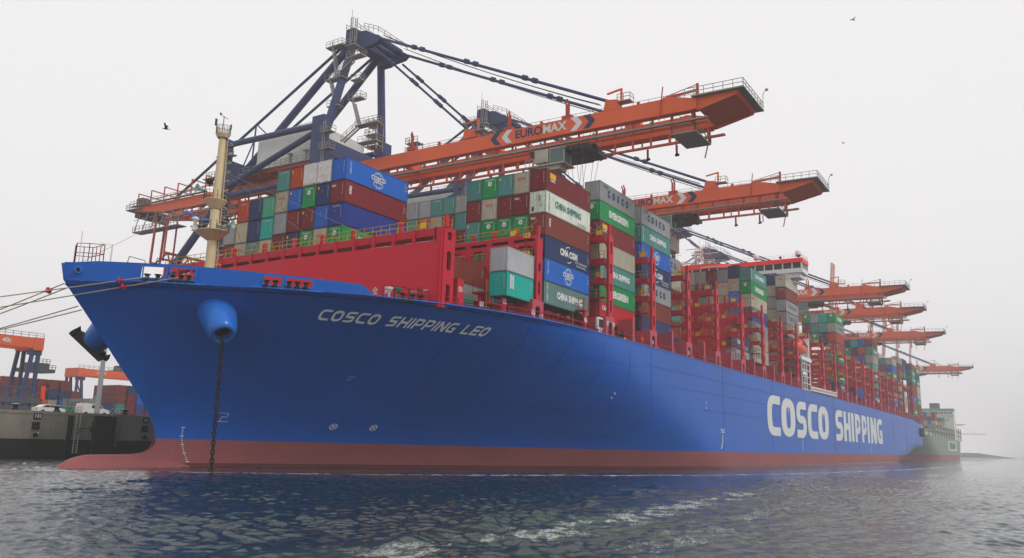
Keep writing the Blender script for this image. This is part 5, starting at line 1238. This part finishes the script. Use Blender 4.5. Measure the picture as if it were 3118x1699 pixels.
# yard stacks, long axis away from the quay
yr = random.Random(3)
YS = [(100.4, ['brown', 'maroon', 'brown', 'teal']), (103.2, ['maroon', 'brown', 'blue', 'cream']), (106.0, ['brown', 'brown', 'navy', 'grey']), (108.8, ['brown', 'maroon', 'brown', 'maroon']),
      (111.9, ['brown', 'navy', 'rusty', 'grey']), (114.8, ['brown', 'navy', 'blue', 'maroon']), (117.7, ['brown', 'maroon', 'green']), (122.9, ['grey', 'cream']), (127.2, ['navy:CMA', 'blue']),
      (130.4, ['brown', 'brown:TEX', 'teal:CHINA', 'brown']), (133.3, ['navy', 'maroon', 'maroon', 'maroon']), (136.2, ['cream', 'blue', 'indigo', 'brown']), (139.1, ['blue', 'cream', 'navy', 'red'])]
for i, (x, cs) in enumerate(YS):
    for k, cd in enumerate(cs):
        kk, _, lg = cd.partition(':')
        cont((x*1.048, 232.2, QZ+2.62*(len(cs)-1-k)), cd, f"{CNAME[kk]} yard container, {ORD[k]} tier, yard stack {i+1} counting from the gantry marked 40t", '40s', -math.pi/2, 'containers stacked in the yard')
cont((119.6, 217.0, QZ+2.7), 'grey:COSCO', 'grey container with navy block letters lying in the yard beside the light pole', '40d', -math.pi/2, 'containers stacked in the yard')
cont((119.6, 217.0, QZ), 'grey', 'grey container underneath the one with navy block letters in the yard', '40d', -math.pi/2, 'containers stacked in the yard')
cont((108.5, 206.0, QZ), 'green:EVERGREEN', 'green container on the yard floor behind the white car', '40d', -math.pi/2, 'containers stacked in the yard')
cont((111.3, 206.0, QZ), 'green', 'green container on the yard floor midway between the car and the van', '40d', -math.pi/2, 'containers stacked in the yard')
r = empty('steel_frame', (62, 136, QZ), 'grey steel truss frame with orange posts in front of the gantry legs', 'steel frame')
q = MB(); q.box(48, 135, 7.4, 71.5, 136.4, 8.3); q.beam((48, 135.2, 9.9), (69.5, 135.2, 9.9), .25, .25); q.box(50, 135.2, 6.3, 71, 136, 6.9)
for x in range(49, 70, 4): q.beam((x, 135.2, 8.3), (x, 135.2, 9.9), .2, .2); q.beam((x, 135.2, 8.3), (x+3, 135.2, 9.9), .16, .16); q.box(x+.5, 135.1, QZ, x+1.0, 136, 7.4)
q.build('truss', mat('truss_grey', (.09, .10, .12), .6, dirt=.3), r)
q = MB(); q.box(70.8, 134.8, 8.1, 71.3, 135.2, 10.2); q.box(56.2, 134.8, 8.1, 56.5, 135.1, 9.4); q.build('marker_post', LAMPO, r)
for x in (55, 59.5, 64, 71):
    q = MB(); q.prism([(x, 134.9, 7.6), (x+.7, 134.9, 7.6), (x+.6, 134.9, 8.2), (x+.2, 134.9, 8.2)], (0, .3, 0)); q.build('corner_guide', ORNG, r)
# ================================================================== MOORING LINES, RAT GUARDS
def rope(P, Q, sag, lab, r=.055):
    P = Vector(P); Q = Vector(Q); n = 14; q = MB()
    pts = [P.lerp(Q, i/n)-Vector((0, 0, sag*4*(i/n)*(1-i/n))) for i in range(n+1)]
    q.path(pts, r, 6); o = q.build('mooring_rope', ROPE); tag(o, lab, 'mooring rope', 'mooring ropes from the bow'); return pts
r1 = rope((45.9, 71.35, 18.15), (5.6, 112.5, 6.6), .35, 'tan mooring rope from the forward fairlead opening, uppermost of the ropes')
r2 = rope((47.6, 69.1, 18.2), (13.4, 112.5, 6.6), .35, 'tan mooring rope from the fairlead opening, crossing the bow below the uppermost one')
rope((41.4, 77.6, 17.2), (31.7, 112.5, 6.6), .3, 'mooring rope from the tip of the stem, upper of the two there')
rope((41.7, 77.7, 16.8), (31.1, 112.5, 6.6), .4, 'mooring rope from the tip of the stem, lower of the two there')
rope((43.2, 77.9, 15.3), (30.4, 112.5, 6.6), .2, 'mooring rope from halfway down the flare, upper of the lowest pair')
rope((43.6, 77.9, 15.0), (27.2, 112.5, 6.6), .3, 'mooring rope from halfway down the flare, lowest of all ropes')
GUARD = mat('guard_red', (.5, .03, .04), .5, dirt=.1)
def guard(p, d, lab):
    q = MB(); d = Vector(d).normalized(); q.lathe(Vector(p)-d*.05, d, [(0, .08), (-.02, .34), (.03, .34), (.06, .08)], 16); q.lathe(Vector(p), d, [(-.5, .1), (.3, .13), (.3, .08)], 10)
    o = q.build('rat_guard', GUARD); tag(o, lab, 'rat guard', 'red rat guards on the ropes')
d_ = r1[1]-r1[0]
guard(r1[0].lerp(r1[3], .2), d_, 'red rat guard disc on the uppermost rope near the bow plating')
guard(r2[0].lerp(r2[3], .42), r2[1]-r2[0], 'red rat guard disc on the second rope across the bow')
guard((40.9, 79.3, 16.55), (-.27, .95, -.28), 'dark red rat guard disc just off the tip of the stem')
# ================================================================== GREEN SHIP
gs = empty('green_container_ship', (680, 85, 0), 'pale green container ship moored beyond the blue one in the haze', 'container ship')
GH = mat('ship_green', (.19, .24, .19), .5, dirt=.3); GN, GX0, GX1, GYC, GB = 26, 505., 812., 82.0, 23.5  # hull green greyed, part of the haze painted into the colour
q = MB(); zs = [-2, 0, 3.0, 6, 9, 12, 14.5]; rows = []
for z in zs:
    row = []
    for i in range(GN+1):
        t = i/GN; f = max(0, min(1, (z)/14.5)); x0 = GX0+14*(1-f); x1 = GX1-12+12*min(1, f*2.2); x = x0+(x1-x0)*t
        L = 55+50*(1-f); u = min(1, (x-x0)/L); h = GB*(1-(1-u)**(1.5+f)) if u < 1 else GB
        if x > x1-45: h *= 1-.35*((x-(x1-45))/45)**2*(1.4-f)
        row.append((x, h, z))
    rows.append(row)
for s_ in (-1, 1):
    V = [(x, GYC+s_*h, z+(1.5*max(0, 1-(x-GX0)/60) if z > 14 else 0)) for r_ in rows for (x, h, z) in r_]; n = GN+1
    F = [(j*n+i, j*n+i+1, (j+1)*n+i+1, (j+1)*n+i) for j in range(len(zs)-1) for i in range(GN)]
    o_ = len(q.V); q.add(V, F if s_ < 0 else [f[::-1] for f in F], 0, True)
    for k in range(GN*2): q.M[-len(F)+k] = 1
for j in range(len(zs)-1):
    a = rows[j][-1]; b = rows[j+1][-1]; q.add([(a[0], GYC-a[1], a[2]), (a[0], GYC+a[1], a[2]), (b[0], GYC+b[1], b[2]), (b[0], GYC-b[1], b[2])], [(0, 1, 2, 3)], 0)
d0 = [(x, GYC-h, 14.4) for x, h, z in rows[-1]]; d1 = [(x, GYC+h, 14.4) for x, h, z in rows[-1]]
q.add(d0+d1, [(i, i+1, GN+2+i, GN+1+i) for i in range(GN)], 0)
q.build('hull', [GH, BOOT], gs)
q = MB(); q.add([(672, GYC-GB-.12, 6.2), (738, GYC-GB-.12, 6.2), (738, GYC-GB-.12, 12.9), (672, GYC-GB-.12, 12.9)], [(0, 1, 2, 3)], 0)
put(q, text2d('EVERGREEN', 6.4, .06, 1.45), (705, GYC-GB-.25, 9.5), (1, 0, 0), (0, 0, 1), 1); q.build('name_panel', [LETTER, mat('letter_green', (.05, .2, .1), .5, dirt=0)], gs)
q = MB(); q.box(738, 59, 14, 752, 105, 38.6); q.box(737, 58.8, 33.5, 745, 105, 38.0); bh = q.build('accommodation_block', HOUSE, gs)
q = MB(); q.box(736.6, 58.5, 37.0, 746, 105.5, 39.0); q.build('roof_band', mat('band_green', (.06, .33, .22), .5, dirt=0), bh)
q = MB()
for y in range(60, 104, 2): q.box(736.9, y, 34.8, 737, y+1.3, 36.2)
for y, z in ((63, 29.5), (67, 25), (72, 29.5), (62, 22)): q.box(737.9, y, z, 738, y+1, z+1.1)
q.build('bridge_window', GLASS, bh)
q = MB(); q.box(742, 69, 39, 748, 76, 43.5); q.build('funnel', DGREY, bh)
q = MB(); q.tube((741, 85, 39), (741, 85, 48), .3, 6); q.beam((741, 80, 43), (741, 92, 44), .3, .3); q.tube((741, 90, 39), (741, 88, 46), .25, 6); q.beam((741, 82, 46), (741, 88, 46), .25, .25); q.build('radar_mast', WHITE, bh)
for i in range(11):
    x = 600+i*19.5; q = MB(); y = GYC-GB+.4; q.box(x, y, 14.4, x+1, y+.8, 14.4+(8 if i < 8 else 10)); q.box(x, y+3.4, 14.4, x+1, y+4.2, 22.4); q.box(x, y, 18, x+1, y+8, 18.8); q.box(x, y, 21.6, x+1, y+8, 22.4); q.build('lashing_bridge', GREYS, gs)
gi = 0
gc = [(660, 3, 5, 'gp'), (690, 2, 4, ''), (715, 2, 4, '')]
GCOL = ['brown', 'blue', 'green', 'cream', 'cream', 'brown', 'indigo', 'cream', 'maroon', 'navy', 'cream', 'brown']
for bi, (x, nr, nt_, _) in enumerate([(640, 3, 3, 0), (668, 3, 3, 0), (700, 3, 2, 0)]):
    for j in range(nr):
        for k in range(nt_):
            cd = GCOL[(bi*7+j*3+k*5) % 12]; 
            cont((x+12*(bi % 2), 62.5+bi*.0+2.55*j+(5 if bi == 1 else 0), 27.5-2.93*k+(1.5 if bi == 0 else 0)), cd, f"small hazy {CNAME[cd]} container, {ORD[k]} tier, {ROWN[j]} row, {ROWN[bi]} block on the green ship", group='containers on the green ship', detail=False)
# ================================================================== FAR SHORE, BUOY, BIRDS
q = MB(); P = []
for i in range(25):
    t = i/24; y = 95-72*t; hh = 6.5*min(1, (1-t)*2.2)**1.2*(1+.05*math.sin(i*2.1)); P.append((y, hh))
V = [];
for (y, hh) in P: V += [(905*1.6, y*1.6, -1), (935*1.6, y*1.6, hh), (965*1.6, y*1.6, hh), (1010*1.6, y*1.6, -1)]
q.add(V, [(i*4+k, (i+1)*4+k, (i+1)*4+k+1, i*4+k+1) for i in range(24) for k in range(3)]); o = q.build('breakwater_land', mat('shore_dark', (.06, .06, .05), .9, dirt=.4, scale=.1)); tag(o, kind='structure')
q = MB(); q.tube((820, 15.2, -.3), (820, 15.2, 1.2), .9, 10, .8); q.tube((820, 15.2, 1.2), (820, 15.2, 4.2), .6, 8, .15); q.box(819.6, 14.8, 4.2, 820.4, 15.6, 4.9); o = q.build('buoy', BLACK); tag(o, 'small dark channel buoy floating at the far right by the shore tip', 'buoy')
def bird(p, sc, lab, col=BLACK, a=.5, yaw=0.):
    q = MB(); ax = Vector((math.cos(yaw), math.sin(yaw), .12)).normalized(); sd_ = Vector((-math.sin(yaw), math.cos(yaw), 0)); p = Vector(p)
    q.lathe(p-ax*.3*sc, ax, [(0, .01*sc), (.08*sc, .05*sc), (.25*sc, .085*sc), (.42*sc, .06*sc), (.5*sc, .045*sc), (.56*sc, .04*sc), (.64*sc, .008*sc)], 8)
    for s_ in (-1, 1):
        r0 = p+ax*.08*sc; el = r0+sd_*s_*.3*sc+Vector((0, 0, a*.5*sc))+ax*.06*sc; tp_ = el+sd_*s_*.34*sc+Vector((0, 0, (.1-a*.2)*sc))-ax*.14*sc; b0 = p-ax*.12*sc; b1 = el-ax*.17*sc
        for (A_, B_, C_, D_) in ((r0, el, b1, b0), (el, tp_, tp_, b1)):
            q.add([A_, B_, C_, D_, A_-Vector((0, 0, .012*sc)), B_-Vector((0, 0, .012*sc)), C_-Vector((0, 0, .012*sc)), D_-Vector((0, 0, .012*sc))], [(0, 1, 2, 3), (7, 6, 5, 4)])
    q.prism([p-ax*.26*sc+sd_*.02*sc, p-ax*.26*sc-sd_*.02*sc, p-ax*.44*sc-sd_*.09*sc, p-ax*.44*sc+sd_*.09*sc], (0, 0, .01*sc))
    o = q.build('seabird', col); tag(o, lab, 'bird', 'gulls in flight')
d0_ = Vector((.5633, .8739, .3627)); bird(d0_*48+Vector((0, 0, 3.63)), .62, 'dark seabird flying in the open sky left of the ship mast', BLACK, .9, 2.2)
d1_ = Vector((.991, .1556, .5173)); bird(d1_*62+Vector((0, 0, 3.63)), .5, 'gull gliding high in the top right of the sky', DGREY, .25, 2.6)
bird(Vector((171.0, 30, 66)), 1.1, 'tiny gull low in the sky above the third crane boom', DGREY, .3, 1.0)
# ================================================================== WATER
def axis(segs):
    v = [segs[0][0]]
    for a, b, s0, s1 in segs:
        x = a
        while x < b-1e-6:
            f = (x-a)/(b-a); x = min(b, x+s0*(s1/s0)**f); v.append(x)
    return np.array(v)
gx = axis([(-140, 8, 9, .4), (8, 52, .1, .11), (52, 62, .11, .16), (62, 110, .16, .3), (110, 260, .3, 1.2), (260, 6000, 1.2, 160)])
gy = axis([(-900, -4, 90, .4), (-4, 40, .11, .11), (40, 48, .11, .2), (48, 80, .2, .4), (80, 109.9, .5, .9)])
GXm, GYm = np.meshgrid(gx, gy, indexing='ij')
rs_ = np.random.RandomState(2); Z = np.zeros_like(GXm)
fade = np.exp(-(np.hypot(GXm, GYm)/170.)**2)
far_ = np.exp(-(np.hypot(GXm, GYm)/75.)**2)
for i in range(90):
    lam = .34*(1.25/.34)**rs_.rand() if i % 7 else 2*(6/2)**rs_.rand(); th = rs_.normal(.62, .8); k = 2*math.pi/lam; amp = (.0066 if i % 7 else .004)*lam*rs_.uniform(.5, 1.3)
    wx = GXm+.35*np.sin(.9*GYm+i)+.2*np.sin(1.7*GXm+2*i); Z += amp*np.sin(k*(wx*math.cos(th)+GYm*math.sin(th))+rs_.rand()*6.28)*(far_ if lam < .7 else fade)
def vnoise(x, y, s, seed):
    r = np.random.RandomState(seed); T = r.rand(256, 256); x = x/s; y = y/s; xi = np.floor(x).astype(int); yi = np.floor(y).astype(int); fx_ = x-xi; fy_ = y-yi
    fx_ = fx_*fx_*(3-2*fx_); fy_ = fy_*fy_*(3-2*fy_); g = lambda a, b: T[a % 256, b % 256]
    return (g(xi, yi)*(1-fx_)+g(xi+1, yi)*fx_)*(1-fy_)+(g(xi, yi+1)*(1-fx_)+g(xi+1, yi+1)*fx_)*fy_
Z *= .55+.9*vnoise(GXm, GYm, 7., 41)*(.6+.8*vnoise(GXm, GYm, 2.1, 42))
foam_glint = np.zeros_like(GXm); aer = np.zeros_like(GXm)
# wake of the boat the photograph was taken from: foam lines and ridges trailing aft
for (y0, kx, wd, st, am) in ((14.7, .068, 2.6, 1.05, .16), (10.6, .05, 2.2, .85, .10), (7.0, .045, 2.2, .7, .08), (2.5, .02, 2.4, .5, .06), (-3, .0, 3., .4, .05)):
    c = y0+kx*GXm+1.3*(vnoise(GXm, GYm*0, 17, 5+int(y0))-.5)*2; w_ = wd*(1+GXm/160.)
    g = np.exp(-((GYm-c)/w_)**2); nz = vnoise(GXm, GYm, 2.3, 3)*.35+vnoise(GXm*.6, GYm, .42, 4)*.65
    foam_glint = np.maximum(foam_glint, st*.8*g*np.clip(nz*1.7-.16, 0, 1)*np.exp(-np.maximum(GXm-60, 0)/160.))
    aer = np.maximum(aer, st*np.exp(-((GYm-c+.8)/(w_*1.7))**2)*np.exp(-GXm/70.)*(.3+vnoise(GXm, GYm, 3.1, 12)))
    Z += am*np.exp(-((GYm-c-1.5)/(w_*1.2))**2)*np.exp(-GXm/110.)*(.6+.8*vnoise(GXm, GYm, 4., 9))
# broken wave crests along the edge of the wake
for n_, (x_, y_) in enumerate(((24, 19.0), (30, 20.2), (37, 21.6), (46, 23.6), (58, 26.0), (70, 29.2))):
    d_x = GXm-x_; d_y = GYm-y_; u_ = d_x*.93+d_y*.36; v_ = -d_x*.36+d_y*.93
    Z += .28*np.exp(-(u_/3.2)**2-(v_/.55)**2)
# thin slick lying off the hull; its sky reflection is painted in as pale colour
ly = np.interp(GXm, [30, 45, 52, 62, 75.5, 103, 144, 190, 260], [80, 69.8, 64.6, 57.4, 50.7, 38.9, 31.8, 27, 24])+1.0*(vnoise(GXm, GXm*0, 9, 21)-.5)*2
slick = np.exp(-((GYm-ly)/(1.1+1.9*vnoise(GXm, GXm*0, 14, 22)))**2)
foam_glint = np.maximum(foam_glint, slick*(.62+.42*vnoise(GXm*.3, GYm, .7, 31)))
foam_glint = np.maximum(foam_glint, .6*np.exp(-((GYm-47.6)/.5)**2)*(vnoise(GXm, GYm, 3, 8) > .55)*(GXm > 130))
Z *= np.where(GYm > 100, np.clip((110-GYm)/10, .2, 1), 1)
NX, NY = GXm.shape; me = bpy.data.meshes.new('water'); nv = NX*NY
me.vertices.add(nv); me.vertices.foreach_set('co', np.stack([GXm, GYm, Z], -1).astype(np.float32).ravel())
idx = np.arange(nv).reshape(NX, NY); Fq = np.stack([idx[:-1, :-1], idx[1:, :-1], idx[1:, 1:], idx[:-1, 1:]], -1).reshape(-1, 4)
me.loops.add(Fq.size); me.loops.foreach_set('vertex_index', Fq.ravel().astype(np.int32)); me.polygons.add(len(Fq))
me.polygons.foreach_set('loop_start', np.arange(0, Fq.size, 4, dtype=np.int32)); me.polygons.foreach_set('loop_total', np.full(len(Fq), 4, np.int32))
me.polygons.foreach_set('use_smooth', np.ones(len(Fq), bool)); me.update(calc_edges=True); me.validate()
at = me.attributes.new('foam_glint', 'FLOAT', 'POINT'); at.data.foreach_set('value', foam_glint.astype(np.float32).ravel())
at2 = me.attributes.new('aer', 'FLOAT', 'POINT'); at2.data.foreach_set('value', aer.astype(np.float32).ravel())
wm = bpy.data.materials.new('water'); wm.use_nodes = True; t = wm.node_tree; N = t.nodes; L_ = t.links; b = N['Principled BSDF']
b.inputs['Roughness'].default_value = .03; b.inputs['IOR'].default_value = 1.38
tc = N.new('ShaderNodeTexCoord'); a1 = N.new('ShaderNodeAttribute'); a1.attribute_name = 'foam_glint'
def nz(sc, vec, det=4):
    m_ = N.new('ShaderNodeVectorMath'); m_.operation = 'MULTIPLY'; m_.inputs[1].default_value = vec; L_.new(tc.outputs['Object'], m_.inputs[0])
    n = N.new('ShaderNodeTexNoise'); n.inputs['Scale'].default_value = sc; n.inputs['Detail'].default_value = det; n.inputs['Roughness'].default_value = .6; L_.new(m_.outputs[0], n.inputs['Vector']); return n
n1 = nz(4.2, (1, 1.2, 1), 4); n2 = nz(13, (1.2, 1, 1), 3)
b1 = N.new('ShaderNodeBump'); b1.inputs['Strength'].default_value = 1.; b1.inputs['Distance'].default_value = .028; L_.new(n1.outputs['Fac'], b1.inputs['Height'])
b2 = N.new('ShaderNodeBump'); b2.inputs['Strength'].default_value = .7; b2.inputs['Distance'].default_value = .006; L_.new(n2.outputs['Fac'], b2.inputs['Height']); L_.new(b1.outputs[0], b2.inputs['Normal']); L_.new(b2.outputs[0], b.inputs['Normal'])
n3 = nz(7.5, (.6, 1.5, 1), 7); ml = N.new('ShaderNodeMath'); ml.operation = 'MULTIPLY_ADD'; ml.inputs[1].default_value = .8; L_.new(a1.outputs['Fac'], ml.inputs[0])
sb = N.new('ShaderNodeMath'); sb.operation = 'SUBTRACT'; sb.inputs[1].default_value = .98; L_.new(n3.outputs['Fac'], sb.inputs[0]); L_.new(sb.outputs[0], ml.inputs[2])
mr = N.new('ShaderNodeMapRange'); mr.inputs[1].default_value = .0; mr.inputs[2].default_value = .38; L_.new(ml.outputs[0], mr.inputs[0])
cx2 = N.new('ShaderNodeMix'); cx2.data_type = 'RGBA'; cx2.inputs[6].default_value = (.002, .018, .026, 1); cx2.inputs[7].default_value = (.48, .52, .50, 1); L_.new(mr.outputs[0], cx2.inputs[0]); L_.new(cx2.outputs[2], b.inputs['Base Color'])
a2 = N.new('ShaderNodeAttribute'); a2.attribute_name = 'aer'; cx3 = N.new('ShaderNodeMix'); cx3.data_type = 'RGBA'; cx3.inputs[6].default_value = (.002, .018, .026, 1); cx3.inputs[7].default_value = (.035, .065, .05, 1); L_.new(a2.outputs['Fac'], cx3.inputs[0]); L_.new(cx3.outputs[2], cx2.inputs[6])
r2 = N.new('ShaderNodeMapRange'); r2.inputs[3].default_value = .03; r2.inputs[4].default_value = .6; L_.new(mr.outputs[0], r2.inputs[0]); L_.new(r2.outputs[0], b.inputs['Roughness'])
me.materials.append(wm); wo = bpy.data.objects.new('water', me); C.objects.link(wo); tag(wo, kind='structure')
q = MB(); q.add([(-140, -900, -4.5), (6000, -900, -4.5), (6000, 111, -4.5), (-140, 111, -4.5)], [(0, 1, 2, 3)]); o = q.build('seabed', mat('seabed', (.02, .03, .025), .9, dirt=0)); tag(o, kind='structure')
# ================================================================== HAZE
q = MB(); q.box(-200, -950, -6, 6100, 1600, 163); hz = q.build('haze', []); 
hm = bpy.data.materials.new('haze'); hm.use_nodes = True; t = hm.node_tree; t.nodes.clear(); ou = t.nodes.new('ShaderNodeOutputMaterial'); pv = t.nodes.new('ShaderNodeVolumePrincipled')
pv.inputs['Color'].default_value = (.93, .92, .93, 1); pv.inputs['Density'].default_value = .0005; pv.inputs['Anisotropy'].default_value = .0
t.links.new(pv.outputs[0], ou.inputs['Volume']); hz.data.materials.append(hm); tag(hz, kind='stuff')
print('containers', NCONT[0], 'objects', len(bpy.data.objects))
